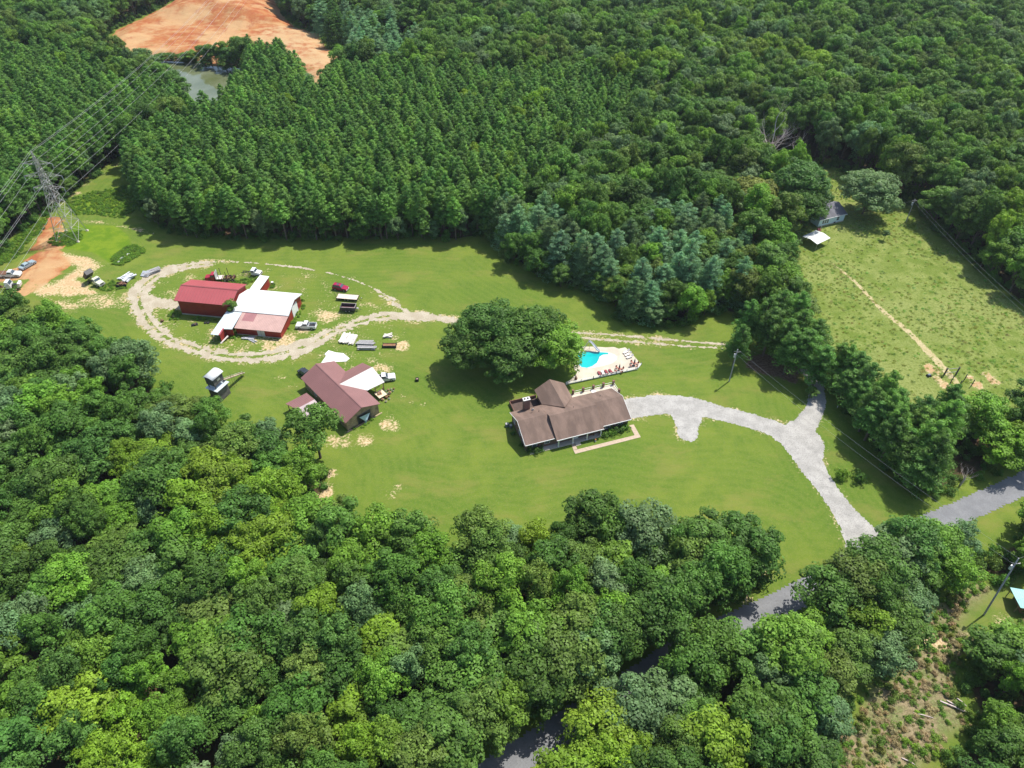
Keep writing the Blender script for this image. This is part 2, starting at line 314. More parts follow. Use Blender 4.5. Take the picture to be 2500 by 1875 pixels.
# ------------------------------------------------------------------ ground sheet
def sm(x, a, b): t = np.clip((x - a) / (b - a), 0, 1); return t * t * (3 - 2 * t)
def fld(pts, f, blobs):                              # soft spots: (x, y, radius m, strength)
    r = np.zeros(len(pts))
    for x, y, rr, s in blobs:
        c = np.array(G(f(x, y))[:2]); d = np.hypot(*(pts - c).T); r = np.maximum(r, s * (1 - sm(d, rr * .45, rr * 1.15)))
    return r
HILL = spoly(rA, [(330, 250), (520, 200), (760, 215), (1000, 250), (1250, 262), (1600, 205), (1560, 130), (1500, -120), (770, -120), (560, 100)])
def height(pts):
    z = np.zeros(len(pts)); s = sdf(pts, C_DIRT); q = sdf(pts, POND)
    if (s > -5).any() or (q > -3).any():
        far = sm(s, 0, 10) * sm(-q, 2, 7); z += 2.2 * far
        hh = sdf(pts, HILL); z += sm(hh, 0, 26) * 5.5 + np.where(hh > 0, 1.2 * fbm(pts, 16) + .9 * fbm(pts, 6), 0) * sm(hh, 0, 6)
        z += sm(s, 2, 8) * .8 * fbm(pts, 9) * sm(-q, 1, 5)
        z -= 2.0 * sm(q, -1.5, 3)
    return z
def build_ground():
    xs = np.arange(-340, 341, 1.); ys = np.arange(-30, 571, 1.)
    X, Y = np.meshgrid(xs, ys); P2 = np.stack([X.ravel(), Y.ravel()], 1); nx, ny = len(xs), len(ys)
    z = np.zeros(len(P2)); box = (P2[:, 1] > 215) & (P2[:, 0] < 10); z[box] = height(P2[box])
    sM, sF, sS, sD = (sdf(P2, c) for c in (C_MAIN, C_FIELD, C_SCRUB, C_DIRT))
    op = np.maximum.reduce([sM, sF, sS, sD]); rd = stroke(P2, ROADW) + 3.4; op = np.maximum(op, rd)
    woods = 1 - sm(op, -4.8, -1.2)
    A = np.zeros((len(P2), 4), np.float32); B = np.zeros((len(P2), 4), np.float32)
    A[:, 0] = woods; A[:, 1] = sm(sF, -1, 1.5)
    orange = sm(sdf(P2, spoly(r5, [(520, -10), (660, -40), (700, 20), (600, 60), (590, 200), (560, 240), (700, 260), (850, 330), (900, 450), (760, 560), (600, 640), (300, 640), (-200, 680), (-200, 560), (0, 530), (280, 430), (200, 390), (430, 270), (300, 300), (420, 130)])), -1.5, 3)
    pale = sm(sdf(P2, spoly(r5, [(690, 235), (1050, 320), (1330, 430), (1260, 470), (1160, 560), (1000, 600), (1130, 700), (1280, 800), (900, 850), (540, 850), (330, 790), (430, 650), (750, 600), (900, 480), (780, 400), (700, 330)])), -2, 3)
    tan = .62 * sm(sdf(P2, spoly(r5, [(420, 800), (900, 830), (1250, 780), (1700, 720), (1720, 850), (1650, 1010), (1200, 1010), (1000, 960), (850, 1100), (650, 1000)])), -3, 4)
    blobs_t = np.maximum.reduce([
        fld(P2, r3, [(1820, 790, 3.4, .8), (1590, 925, 3.2, .85), (1290, 960, 3, .7), (1420, 965, 2, .6), (830, 372, 1.8, .6), (900, 455, 1.2, .7), (965, 445, 1.4, .6), (1930, 555, 1.6, .6), (2110, 615, 1.6, .5), (2000, 590, 1., .6), (1970, 435, 1.2, .5), (930, 240, 1.5, .55), (1740, 300, 3.5, .75), (1600, 210, 4, .5), (1850, 830, 2.2, .7), (1780, 720, 2, .5), (1500, 870, 2.5, .5), (2250, 640, 1.2, .4), (620, 430, 1, .4), (1450, 940, 4, .45)]),
        fld(P2, r6, [(1330, 1200, 2.9, .95), (1200, 1060, 2, .6), (540, 135, 1.8, .5), (900, 330, 3, .5), (1100, 440, 3, .5), (790, 530, 1.2, .7), (130, 740, 4.5, .75), (270, 580, 2.2, .5), (620, 1020, 3, .45), (250, 1330, 3, .4), (130, 520, 2, .4), (600, 1390, 3, .55), (900, 560, 2.5, .5)]),
        fld(P2, Hh, [(690, 1065, 4, .85), (715, 1025, 2.2, .8), (705, 965, 2, .5), (845, 1070, 2.5, .5), (860, 1055, 2, .5), (770, 960, 2.2, .4), (1480, 905, 4, .45), (1390, 905, 3, .5), (1740, 760, 5, .3), (1655, 1240, 2.5, .6), (1605, 1290, 3, .5), (1240, 690, 3, .3), (680, 640, 3, .4), (180, 560, 2, .3)]),
        fld(P2, r2, [(1500, 1200, 5, .8), (1700, 1120, 4, .85), (1130, 1200, 4, .55), (300, 480, 4, .6), (190, 470, 3, .5), (80, 640, 5, .7), (80, 870, 2.2, .5), (300, 1080, 3.5, .5), (1920, 985, 2.4, .85), (1850, 400, 2.6, .4), (1950, 420, 1.6, .4), (1800, 700, 3.4, .4), (2050, 760, 3.5, .6), (2150, 820, 3, .6), (700, 1340, 3, .6), (420, 1090, 1.5, .6), (720, 985, 2, .6), (1200, 400, 3, .6), (450, 300, 3, .6), (950, 1150, 3, .6), (1330, 1100, 4, .7), (1550, 1140, 3, .8)])])
    fieldb = fld(P2, r8, [(560, 300, 2.6, .9), (520, 250, 1.6, .8), (640, 350, 1.8, .9), (640, 480, 1.8, .9), (700, 520, 2, .95), (800, 600, 2.4, .95), (870, 660, 2, .95), (1230, 460, 1.6, .8), (1370, 590, 2.2, .85), (1320, 560, 1.6, .8), (1530, 400, 1.7, .9), (1620, 470, 1.7, .9), (1690, 540, 1.7, .9)])
    path = stroke(P2, *(lambda q: (q[0], q[1]))(wstroke([(1800, 570, .5), (1850, 610, 1), (1900, 665, 1.2), (1960, 715, 1.4), (2010, 765, 1.6), (2045, 803, 1.6), (2075, 835, 1.2)])))
    drv = np.maximum.reduce([stroke(P2, *wstroke(d)) for d in DRIVES + TRACKS[:2]]); farm = .40 * sm(sdf(P2, wpoly([(290, 580), (430, 560), (700, 575), (900, 670), (880, 800), (780, 830), (640, 780), (330, 770)])), -4, 6); farm = np.maximum(farm, .55 * (1 - sm(np.abs(stroke(P2, wstroke([(135, 478, 0), (190, 479, 0), (260, 487, 0), (330, 505, 0)])[0])), .4, 2.2)))
    edge_t = np.where(P2[:, 0] < 40, .58, .42) * (1 - sm(-drv, .2, 2.6))
    pad = .8 * (1 - sm(np.abs(stroke(P2, *wstroke([(30, 640, 3), (90, 600, 5), (120, 520, 4), (108, 480, 4), (135, 478, 1.5)])).clip(-9, 0)), .3, 2.))
    trackleft = fld(P2, r1, [(700, 500, 3, .6), (850, 400, 4, .5), (1000, 280, 4, .5), (1130, 200, 4, .45), (600, 820, 2, .7), (380, 860, 3, .7), (300, 960, 3, .7), (760, 490, 2, .8)])
    scr = sm(sS, -1, 2) * (1 - .9 * sm(sdf(P2, spoly(rE, [(1540, 800), (1700, 640), (1800, 540), (2060, 520), (2060, 700), (1880, 820), (1700, 900)])), -2, 2)); scr_pale = fld(P2, rE, [(1450, 900, 2.6, .95), (1380, 930, 2.2, .95), (1640, 890, 1.8, .8), (1500, 930, 2., .6), (1840, 760, 2, .5), (1820, 780, 2, .6)])
    dirtfar = sm(sD, -2, 1.5)
    hillm = sm(sdf(P2, HILL), -4, 4); farpale = dirtfar * (1 - hillm) * sm(P2[:, 0], -165, -120)
    mul = np.maximum.reduce([sm(sdf(P2, spoly(rR, [(300, 680), (420, 650), (600, 650), (740, 760), (720, 900), (640, 900), (560, 860), (420, 830), (300, 780)])), -1, 3) * .8,
                             sm(sdf(P2, spoly(rR, [(870, 830), (950, 980), (1080, 1100), (1260, 1350), (1500, 1560), (1650, 1600), (1500, 1300), (1250, 1000), (1000, 850)])), -2, 3) * .9])
    plant = sm(sdf(P2, wpoly([(330, 530), (520, 522), (700, 520), (990, 522), (1050, 500), (980, 440), (700, 440), (340, 440)])), -3, 3) * .8
    A[:, 2] = np.clip(np.maximum.reduce([.46 * pale, orange, .9 * hillm * dirtfar, pad * .9, .85 * dirtfar, .6 * (fieldb > .6) * fieldb]), 0, 1)
    A[:, 3] = np.clip(np.maximum.reduce([1.05 * pale, 1.2 * tan, farm, blobs_t, fieldb, edge_t, trackleft, scr_pale, np.maximum(farpale * .95, .55 * dirtfar * (1 - hillm)), .5 * sm(path, -1.2, .3)]), 0, 1)
    lush = np.maximum.reduce([sm(sdf(P2, spoly(r1, [(650, 740), (640, 560), (900, 470), (1100, 470), (1350, 470), (1340, 640), (1200, 760)])), -2, 6) * .6, sm(sdf(P2, spoly(r1, [(470, 960), (760, 790), (1150, 800), (1280, 900), (1300, 1000), (1400, 1050), (1200, 1200), (1060, 1180), (900, 1080), (480, 1020)])), -2, 3)])
    B[:, 0] = np.maximum(lush, fld(P2, rA, [(1820, 520, 10, 1.), (1740, 580, 8, 1.), (1900, 450, 6, .8)])); B[:, 1] = scr; B[:, 2] = np.clip(np.maximum(mul, plant * woods), 0, 1)
    B[:, 3] = np.clip(sM / 60., 0, 1)
    ring = [(-5000, -3000), (5000, -3000), (5000, 7000), (-5000, 7000)]
    co = np.concatenate([np.stack([P2[:, 0], P2[:, 1], z], 1), np.array([(x, y, 0) for x, y in ring])])
    ii = (np.arange(ny - 1)[:, None] * nx + np.arange(nx - 1)[None, :]).ravel(); F = np.stack([ii, ii + 1, ii + nx + 1, ii + nx], 1)
    n0 = len(P2); c = [0, nx - 1, nx * ny - 1, nx * (ny - 1)]
    F2 = [(n0, n0 + 1, c[1], c[0]), (n0 + 1, n0 + 2, c[2], c[1]), (n0 + 2, n0 + 3, c[3], c[2]), (n0 + 3, n0, c[0], c[3])]
    g = plane_mesh("ground", co, np.concatenate([F, F2]), None, smooth=True)
    ext = np.array([[1, 0, 0, 0]] * 4, np.float32); extb = np.zeros((4, 4), np.float32)
    for nm, d in (("cover", np.concatenate([A, ext])), ("cover_b", np.concatenate([B, extb]))):
        at = g.data.attributes.new(nm, 'FLOAT_COLOR', 'POINT'); at.data.foreach_set("color", d.astype(np.float32).ravel())
    return struct(g)
ground = build_ground()
def ground_mat():
    m, t, b, co = base("ground_cover")
    a = N(t, "Attribute", attribute_name="cover"); a2 = N(t, "Attribute", attribute_name="cover_b")
    s = N(t, "SeparateColor"); t.links.new(a.outputs["Color"], s.inputs[0]); s2 = N(t, "SeparateColor"); t.links.new(a2.outputs["Color"], s2.inputs[0])
    woods, field, dirt, pale = s.outputs[0], s.outputs[1], s.outputs[2], a.outputs["Alpha"]
    lush, scrub, mulch, edge = s2.outputs[0], s2.outputs[1], s2.outputs[2], a2.outputs["Alpha"]
    big = noise(t, co, .035, 4.); mid = noise(t, co, .22, 6., .6); fine = noise(t, co, 1.7, 6., .7); vf = noise(t, co, 6., 3., .7)
    lawn = mix(t, ramp(t, big, .36, .66), (.092, .158, .018), (.146, .196, .026))
    lawn = mix(t, ramp(t, mid, .38, .66, 0, .65), lawn, (.074, .138, .016))
    lawn = mix(t, ramp(t, fine, .44, .72, 0, .55), lawn, (.18, .20, .05)); lawn = mix(t, ramp(t, vf, .48, .72, 0, .5), lawn, (.05, .10, .012)); lawn = mix(t, ramp(t, noise(t, co, 3.2, 4., .7), .56, .68, 0, .45), lawn, (.22, .22, .07)); lawn = mix(t, ramp(t, noise(t, co, .07, 5., .65, (1, 2, 1)), .5, .68, 0, .5), lawn, (.20, .19, .05))
    # mower passes run parallel to the edge of the lawn
    st = N(t, "TexWave", wave_type='BANDS', bands_direction='X'); cx = N(t, "CombineXYZ"); t.links.new(mth(t, 'ADD', edge, mth(t, 'MULTIPLY', mid, .006)), cx.inputs[0]); t.links.new(cx.outputs[0], st.inputs[0]); st.inputs["Scale"].default_value = 9.5
    st.inputs["Distortion"].default_value = 0
    lawn = mix(t, mth(t, 'MULTIPLY', st.outputs["Fac"], .26), lawn, (.15, .20, .035))
    lawn = mix(t, ramp(t, lush, .3, .7), lawn, mix(t, ramp(t, mid, .4, .6), (.095, .175, .010), (.145, .215, .015)))
    fg = mix(t, ramp(t, mid, .4, .62), (.13, .185, .03), (.22, .26, .07)); fg = mix(t, ramp(t, big, .45, .62, 0, .7), fg, (.24, .27, .085))
    fg = mix(t, ramp(t, fine, .42, .66, 0, .75), fg, (.09, .125, .015)); fg = mix(t, ramp(t, vf, .55, .7, 0, .5), fg, (.32, .34, .13))
    c = mix(t, field, lawn, fg)
    sc = mix(t, ramp(t, mid, .45, .6), (.24, .19, .11), (.13, .17, .05)); sc = mix(t, ramp(t, vf, .45, .65, 0, .7), sc, (.36, .30, .18)); sc = mix(t, ramp(t, fine, .44, .6, 0, .75), sc, (.12, .105, .05))
    c = mix(t, scrub, c, sc)
    pcol = mix(t, ramp(t, fine, .35, .65), (.42, .27, .13), (.56, .45, .28)); dcol = mix(t, ramp(t, mid, .35, .65), (.32, .095, .036), (.37, .165, .062))
    dcol = mix(t, ramp(t, noise(t, co, .12, 6., .7, (1, 1.6, 1)), .48, .64, 0, .8), dcol, (.43, .27, .13))
    dcol = mix(t, ramp(t, noise(t, co, .5, 6., .75, (1, 1.5, 1)), .5, .7, 0, .45), dcol, (.30, .075, .035))
    dcol = mix(t, ramp(t, noise(t, co, .045, 5., .6), .46, .6, 0, .75), dcol, (.46, .30, .15)); dcol = mix(t, ramp(t, noise(t, co, .06, 6., .7, (1.3, .7, 1)), .54, .66, 0, .7), dcol, (.25, .065, .03))
    pm = ramp(t, mth(t, 'ADD', mth(t, 'ADD', pale, mth(t, 'MULTIPLY', mth(t, 'SUBTRACT', fine, .5), 1.8)), mth(t, 'MULTIPLY', mth(t, 'SUBTRACT', mid, .5), 1.6)), .52, .95)
    c = mix(t, pm, c, pcol)
    dm = ramp(t, mth(t, 'ADD', dirt, mth(t, 'MULTIPLY', mth(t, 'SUBTRACT', mid, .5), 1.6)), .40, .68)
    c = mix(t, dm, c, mix(t, ramp(t, mth(t, 'ADD', pale, mth(t, 'MULTIPLY', mth(t, 'SUBTRACT', mid, .5), 1.5)), .6, 1.15), dcol, (.44, .30, .16)))
    mm = ramp(t, mth(t, 'ADD', mulch, mth(t, 'MULTIPLY', mth(t, 'SUBTRACT', fine, .5), 1.0)), .4, .65)
    c = mix(t, mm, c, mix(t, ramp(t, fine, .4, .65), (.12, .075, .045), (.22, .14, .09)))
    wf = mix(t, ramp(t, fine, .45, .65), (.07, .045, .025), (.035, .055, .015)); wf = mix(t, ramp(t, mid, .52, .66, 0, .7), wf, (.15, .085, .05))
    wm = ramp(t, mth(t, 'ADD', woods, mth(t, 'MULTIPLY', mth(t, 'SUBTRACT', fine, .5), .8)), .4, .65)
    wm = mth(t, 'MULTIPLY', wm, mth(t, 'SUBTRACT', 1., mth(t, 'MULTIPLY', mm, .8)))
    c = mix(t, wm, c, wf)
    bp = N(t, "Bump"); bp.inputs[0].default_value = .55; bp.inputs[1].default_value = .35
    hsum = mth(t, 'ADD', mth(t, 'MULTIPLY', fine, mth(t, 'ADD', .35, field)), mth(t, 'MULTIPLY', mid, mth(t, 'MULTIPLY', dirt, 2.)))
    t.links.new(hsum, bp.inputs["Height"]); t.links.new(bp.outputs[0], b.inputs["Normal"])
    t.links.new(c, b.inputs["Base Color"]); b.inputs["Roughness"].default_value = .95; b.inputs["Specular IOR Level"].default_value = .12
    return m
ground.data.materials.append(ground_mat())

# overlay sheets with ragged outlines: cells of a fine grid kept where the signed field is positive
def sheet(name, fn, x0, x1, y0, y1, step, z, m, mask=None):
    xs = np.arange(x0, x1, step); ys = np.arange(y0, y1, step); X, Y = np.meshgrid(xs, ys); P2 = np.stack([X.ravel(), Y.ravel()], 1)
    keep = fn(P2) > 0; P2 = P2[keep]; h = step / 2
    V = np.concatenate([P2 + (dx * h, dy * h) for dx, dy in ((-1, -1), (1, -1), (1, 1), (-1, 1))]); n = len(P2)
    key = np.round((V - [x0, y0]) / step + .5).astype(np.int64); u, inv = np.unique(key[:, 0] * 100000 + key[:, 1], return_inverse=True)
    Vu = np.zeros((len(u), 3)); Vu[:, 0] = (u // 100000 - .5) * step + x0; Vu[:, 1] = (u % 100000 - .5) * step + y0; Vu[:, 2] = z
    jit = np.random.RandomState(3).uniform(-.3, .3, (len(u), 2)) * step; Vu[:, :2] += jit
    F = inv.reshape(4, n).T
    return struct(plane_mesh(name, Vu, F, m))
def gravel_mat(name, c0, c1, c2, rut=.4):
    m, t, b, co = base(name); f = noise(t, co, 3.5, 6., .75); md = noise(t, co, .35, 5.)
    c = mix(t, ramp(t, md, .35, .65), c0, c1); c = mix(t, ramp(t, f, .44, .66, 0, min(1, rut * 1.7)), c, c2); c = mix(t, ramp(t, noise(t, co, .9, 5., .7), .5, .68, 0, rut), c, c2)
    bp = N(t, "Bump"); bp.inputs[0].default_value = .4; bp.inputs[1].default_value = .08; t.links.new(f, bp.inputs["Height"]); t.links.new(bp.outputs[0], b.inputs["Normal"])
    t.links.new(c, b.inputs["Base Color"]); b.inputs["Roughness"].default_value = .95; return m
def rag(p, a=1.6, s=2.2): return a * fbm(p, s) + .6 * a * (vnoise(p, .6) - .5)
GRAV = gravel_mat("grey_gravel", (.32, .31, .285), (.42, .405, .375), (.19, .185, .175)); GRAVW = gravel_mat("pale_tan_gravel", (.37, .315, .235), (.45, .395, .31), (.25, .22, .12))
sheet("gravel_driveway", lambda p: np.maximum.reduce([stroke(p, *wstroke(d)) for d in DRIVES[:4]]) + rag(p, .45), 20, 95, 75, 150, .3, .02, GRAV)
sheet("gravel_farm_track", lambda p: np.maximum.reduce([stroke(p, *wstroke(d)) for d in DRIVES[4:]]) - .2 - 3. * ((-stroke(p, wstroke(DRIVES[4][3:])[0]) < .5) & (vnoise(p, 1.3) > .42)) + rag(p, 1.9, 3.0) - .8 * np.clip(vnoise(p, 1.6) - .68, 0, 1) * 4, -125, 0, 125, 205, .3, .02, GRAVW)
sheet("dirt_path", lambda p: stroke(p, *wstroke([(1800, 570, .1), (1850, 612, .6), (1900, 665, .9), (1960, 715, 1.3), (2010, 765, 1.5), (2045, 803, 1.6), (2070, 830, 1.2)])) + .15 + rag(p, .4, 3), 60, 160, 85, 190, .3, .02, gravel_mat("sandy_path", (.42, .33, .17), (.5, .40, .24), (.24, .24, .08), .6))
sheet("two_track_path", lambda p: np.maximum.reduce([stroke(p, *wstroke(d)) for d in TRACKS]) + rag(p, 1.0, 3) - .12, -90, 60, 125, 200, .3, .024, GRAVW)
ASPH = gravel_mat("worn_asphalt", (.17, .175, .185), (.21, .215, .225), (.13, .13, .135), .3)
sheet("road", lambda p: 2.45 + stroke(p, ROADW) + .12 * rag(p, 1.), -20, 130, 25, 135, .45, .035, ASPH)

# pond water
def water(name, poly, z, col, rough, step=None, var=None, bump=.02):
    mb = MB(); mb.add([(x, y, z) for x, y in poly], [tuple(range(len(poly)))])
    m, t, b, co = base(name + "_surface"); n = noise(t, co, .06, 3.)
    c = mix(t, ramp(t, n, .35, .65), col, var or col); t.links.new(c, b.inputs["Base Color"]); b.inputs["Roughness"].default_value = rough; b.inputs["Specular IOR Level"].default_value = .45
    bp = N(t, "Bump"); bp.inputs[0].default_value = .3; bp.inputs[1].default_value = bump; t.links.new(noise(t, co, 2., 3.), bp.inputs["Height"]); t.links.new(bp.outputs[0], b.inputs["Normal"])
    return struct(mb.build(name, m))
water("pond_water", POND, -.5, (.10, .12, .05), .06, var=(.15, .17, .10))
# ------------------------------------------------------------------ buildings
def gable_end(mb, x, y0, y1, ze, yr, zr, t=.12, z0=0., s=1):   # triangular+rect end wall at x
    mb.add([(x, y0, z0), (x, y1, z0), (x, y1, ze), (x, yr, zr), (x, y0, ze), (x + t * s, y0, z0), (x + t * s, y1, z0), (x + t * s, y1, ze), (x + t * s, yr, zr), (x + t * s, y0, ze)],
           [(0, 1, 2, 3, 4), (9, 8, 7, 6, 5), (0, 5, 6, 1), (1, 6, 7, 2), (2, 7, 8, 3), (3, 8, 9, 4), (4, 9, 5, 0)])
def gable_body(x0, x1, y0, y1, ze, yr, zr, z0=0.):             # closed wall shell as one mesh
    mb = MB(); V = []
    for x in (x0, x1): V += [(x, y0, z0), (x, y1, z0), (x, y1, ze), (x, yr, zr), (x, y0, ze)]
    return mb.add(V, [(0, 4, 3, 2, 1), (5, 6, 7, 8, 9), (0, 5, 9, 4), (1, 2, 7, 6), (0, 1, 6, 5)])
def window(root, x, y, z, w, h, face, d=.06):                  # face: 'x-','x+','y-','y+' ; frame part + glass sub-part
    f = MB(); g = MB(); s = -1 if face[1] == '-' else 1
    def bx(mb, a0, a1, z0, z1, o0, o1):
        if face[0] == 'y': mb.box(x + a0, x + a1, *sorted((y + s * o0, y + s * o1)), z0, z1)
        else: mb.box(*sorted((x + s * o0, x + s * o1)), y + a0, y + a1, z0, z1)
    bx(f, -w / 2 - .09, w / 2 + .09, z - .09, z, .004, d); bx(f, -w / 2 - .09, w / 2 + .09, z + h, z + h + .09, .004, d)
    bx(f, -w / 2 - .09, -w / 2, z, z + h, .004, d); bx(f, w / 2, w / 2 + .09, z, z + h, .004, d); bx(f, -w / 2, w / 2, z + h / 2 - .03, z + h / 2 + .03, .006, d - .01)
    fr = f.build("window", TRIM, root); bx(g, -w / 2, w / 2, z, z + h, .002, .02); g.build("pane", GLASS, fr); return fr
def door(root, x0, x1, y0, y1, z0, z1, m, name="door"):
    d = MB().box(x0, x1, y0, y1, z0, z1).build(name, m, root); return d

# --- brick ranch house
o = GH(0, 0); hp = G(r4(415, 1450), 2.6)
HOUSE = thing("brick_house", "long brown-shingled brick ranch house with white porch columns in the middle of the lawn", "house", (hp.x, hp.y, 0), rad(18.5))
def house():
    r = HOUSE; e = 2.6
    mb = gable_body(.4, 25.4, .5, 10.5, 2.55, 5.5, 4.75)
    mb.build("wall", BRICK, r)
    wing = MB(); V = []
    for y in (9.5, 15.9): V += [(8.6, y, 0), (15.2, y, 0), (15.2, y, 2.5), (11.9, y, 4.65), (8.6, y, 2.5)]
    wing.add(V, [(0, 1, 2, 3, 4), (9, 8, 7, 6, 5), (0, 4, 9, 5), (1, 6, 7, 2)]); wing.build("wing_wall", BRICK, r)
    t = .14
    L = MB().slab([(0, 0, e), (7.15, 0, e), (7.15, 5.5, 5.05), (0, 5.5, 5.05)], t).slab([(0, 5.5, 5.05), (7.15, 5.5, 5.05), (7.15, 11, e), (0, 11, e)], t).build("left_roof", SHING, r)
    M = MB().slab([(7.17, -.8, e), (18.7, -.8, e), (18.7, 4.3, 5.6), (7.17, 4.3, 5.6)], t).slab([(7.17, 4.3, 5.6), (18.7, 4.3, 5.6), (18.7, 11.02, e), (7.17, 11.02, e)], t).build("porch_roof", SHING, r)
    Rr = MB().slab([(18.72, 0, e), (25.9, 0, e), (25.9, 5.5, 5.05), (18.72, 5.5, 5.05)], t).slab([(18.72, 5.5, 5.05), (25.9, 5.5, 5.05), (25.9, 11, e), (18.72, 11, e)], t).build("right_roof", SHING, r)
    c = MB()                                        # cheeks where the porch roof stands above its neighbours
    for x in (7.2, 18.62): c = MB().add([(x, -.7, e - .12), (x, 11, e - .12), (x, 4.3, 5.5), (x + .05, -.7, e - .12), (x + .05, 11, e - .12), (x + .05, 4.3, 5.5)], [(0, 1, 2), (5, 4, 3), (0, 3, 4, 1), (1, 4, 5, 2), (2, 5, 3, 0)]); c.build('roof_step', SHING, r)
    pass
    wr = MB(); wr.slab([(11.8, 6.3, 5.0), (11.8, 16.3, 5.0), (8.0, 16.3, 2.64), (8.0, 11.2, 2.64)], t); wr.slab([(11.8, 6.3, 5.0), (15.7, 11.2, 2.64), (15.7, 16.3, 2.64), (11.8, 16.3, 5.0)], t); wr.build("wing_roof", SHING, r)
    g = MB()                                        # gutters and barge boards
    g.box(0, 7.1, -.1, 0, e - .16, e + .02); g.box(7.2, 18.7, -.9, -.8, e - .16, e + .02); g.box(18.75, 25.9, -.1, 0, e - .16, e + .02)
    g.build("gutter", TRIM, r)
    bb = MB()
    for x in (-.06, 25.9): bb = MB().slab([(x, 0, e + .02), (x + .06, 0, e + .02), (x + .06, 5.5, 5.07), (x, 5.5, 5.07)], .2); bb.slab([(x, 5.5, 5.07), (x + .06, 5.5, 5.07), (x + .06, 11, e + .02), (x, 11, e + .02)], .2); bb.build("barge_board", TRIM, r)
    MB().box(25.45, 25.49, .6, 10.4, 2.6, 2.65).build("gable_trim", TRIM, r)
    MB().box(.9, 18.2, -.75, 1.6, .02, .2).build("porch_floor", CONC, r)
    for x in (7.75, 11.2, 14.7, 18.1):
        MB().box(x - .13, x + .13, -.68, -.42, .2, 2.42).box(x - .19, x + .19, -.74, -.36, .2, .38).box(x - .19, x + .19, -.74, -.36, 2.3, 2.44).build("column", WHITE, r)
    for x, w_, h_ in ((2.4, 1.0, 1.1), (5.4, 1.1, 1.1), (20.2, 1.1, .95), (23.4, 1.1, .95)): window(r, x, .5, 1.1, w_, h_, 'y-')
    for x in (9.2, 15.9): window(r, x, .5, .8, 1.4, 1.3, 'y-')
    d = door(r, 11.9, 13.0, .42, .495, .2, 2.3, WHITE, "front_door"); MB().ball((12.9, .39, 1.2), .04).build("handle", STEEL, d)
    for y in (2.4, 5.0, 8.6): window(r, .4, y, 1.2, .9, 1.0, 'x-')
    for y in (3.0, 7.5): window(r, 25.4, y, 1.2, .9, 1.0, 'x+')
    for x in (17.5, 20.5, 24): window(r, x, 10.5, .9, 1.2, 1.2, 'y+')
    ch = MB().box(3.2, 4.7, 10.2, 11.1, 0, 6.0).build("chimney", BRICK, r)
    MB().box(3.1, 4.8, 10.1, 11.2, 6.0, 6.12).build("chimney_cap", CONCW, ch)
    fl = MB()
    for x in (3.55, 4.3): MB().box(x - .16, x + .16, 10.5, 10.82, 6.12, 6.3).build("flue", DARK, ch)
    dk = MB().box(16.2, 28.1, 10.52, 14.2, .3, .5).build("terrace_floor", CONC, r)
    for x, y in ((17.2, 14.05), (19.87, 14.05), (22.55, 14.05), (25.2, 14.05), (27.9, 14.05), (27.9, 10.8)):
        MB().box(x - .22, x + .22, y - .22, y + .22, 0, 1.75).box(x - .27, x + .27, y - .27, y + .27, 1.75, 1.84).build("brick_post", BRICK, r)
    rl = MB()
    for x0, x1 in ((17.42, 19.65), (20.09, 22.33), (22.77, 24.98), (25.42, 27.68)): rl.box(x0, x1, 14.02, 14.08, 1.3, 1.38); rl.box(x0, x1, 14.02, 14.08, .7, .76)
    rl.box(27.87, 27.93, 11.02, 13.83, 1.3, 1.38); rl.box(27.87, 27.93, 11.02, 13.83, .7, .76); rl.build("railing", WHITE, r)
    st = MB().box(11.7, 12.9, -1.6, -.75, .02, .14).box(11.7, 12.9, -1.25, -.75, .14, .2).build("porch_step", CONC, r)
    pt = MB().box(1.6, 8.5, 10.6, 16.2, .02, .12).build("back_patio", mat("dark_patio_boards", (.09, .06, .05), .9), r)
    MB().box(1.6, 1.75, 10.6, 16.2, .12, 1.0).box(1.75, 8.4, 16.05, 16.2, .12, 1.0).build("patio_wall", BRICK, r)
    v = MB()
    for q in ((6., 7.8, 4.), (13.6, 5.6, 5.), (21.5, 8.2, 3.8)): MB().tube([q, (q[0], q[1], q[2] + .35)], .07, 8).build("vent_pipe", DARK, r)
    return r
house()
LH = lambda x, y, z=0: HOUSE.matrix_basis @ Vector((x, y, z))
HR = rad(18.5)
def dish():
    p = LH(4.6, 8.4); r = thing("satellite_dish", "small grey satellite dish on the roof beside the brick chimney", "satellite dish", (p.x, p.y, 3.82), HR)
    MB().tube([(0, 0, 0), (0, 0, .7)], .03).tube([(0, 0, .7), (.1, -.3, .75)], .02).build("mast", DARK, r)
    MB().ball((0, -.25, .85), .38, 10, 6, (1, .25, 1)).build("reflector", STEEL, r)
dish()
for k, (x, y, rr) in enumerate([(-1.2, 9.4, .42), (-.5, 8.7, .36)]):
    p = LH(x, y); r = thing("air_conditioner", ["larger round white-topped air conditioner on the lawn by the house gable", "smaller grey air conditioner tucked against the house gable"][k], "air conditioner", (p.x, p.y, 0), HR)
    MB().tube([(0, 0, .03), (0, 0, .8)], rr, 12).build("case", mat("ac_case", (.2, .22, .25), .5), r); MB().tube([(0, 0, .8), (0, 0, .84)], rr * .8, 12).build("fan_grille", STEEL, r)
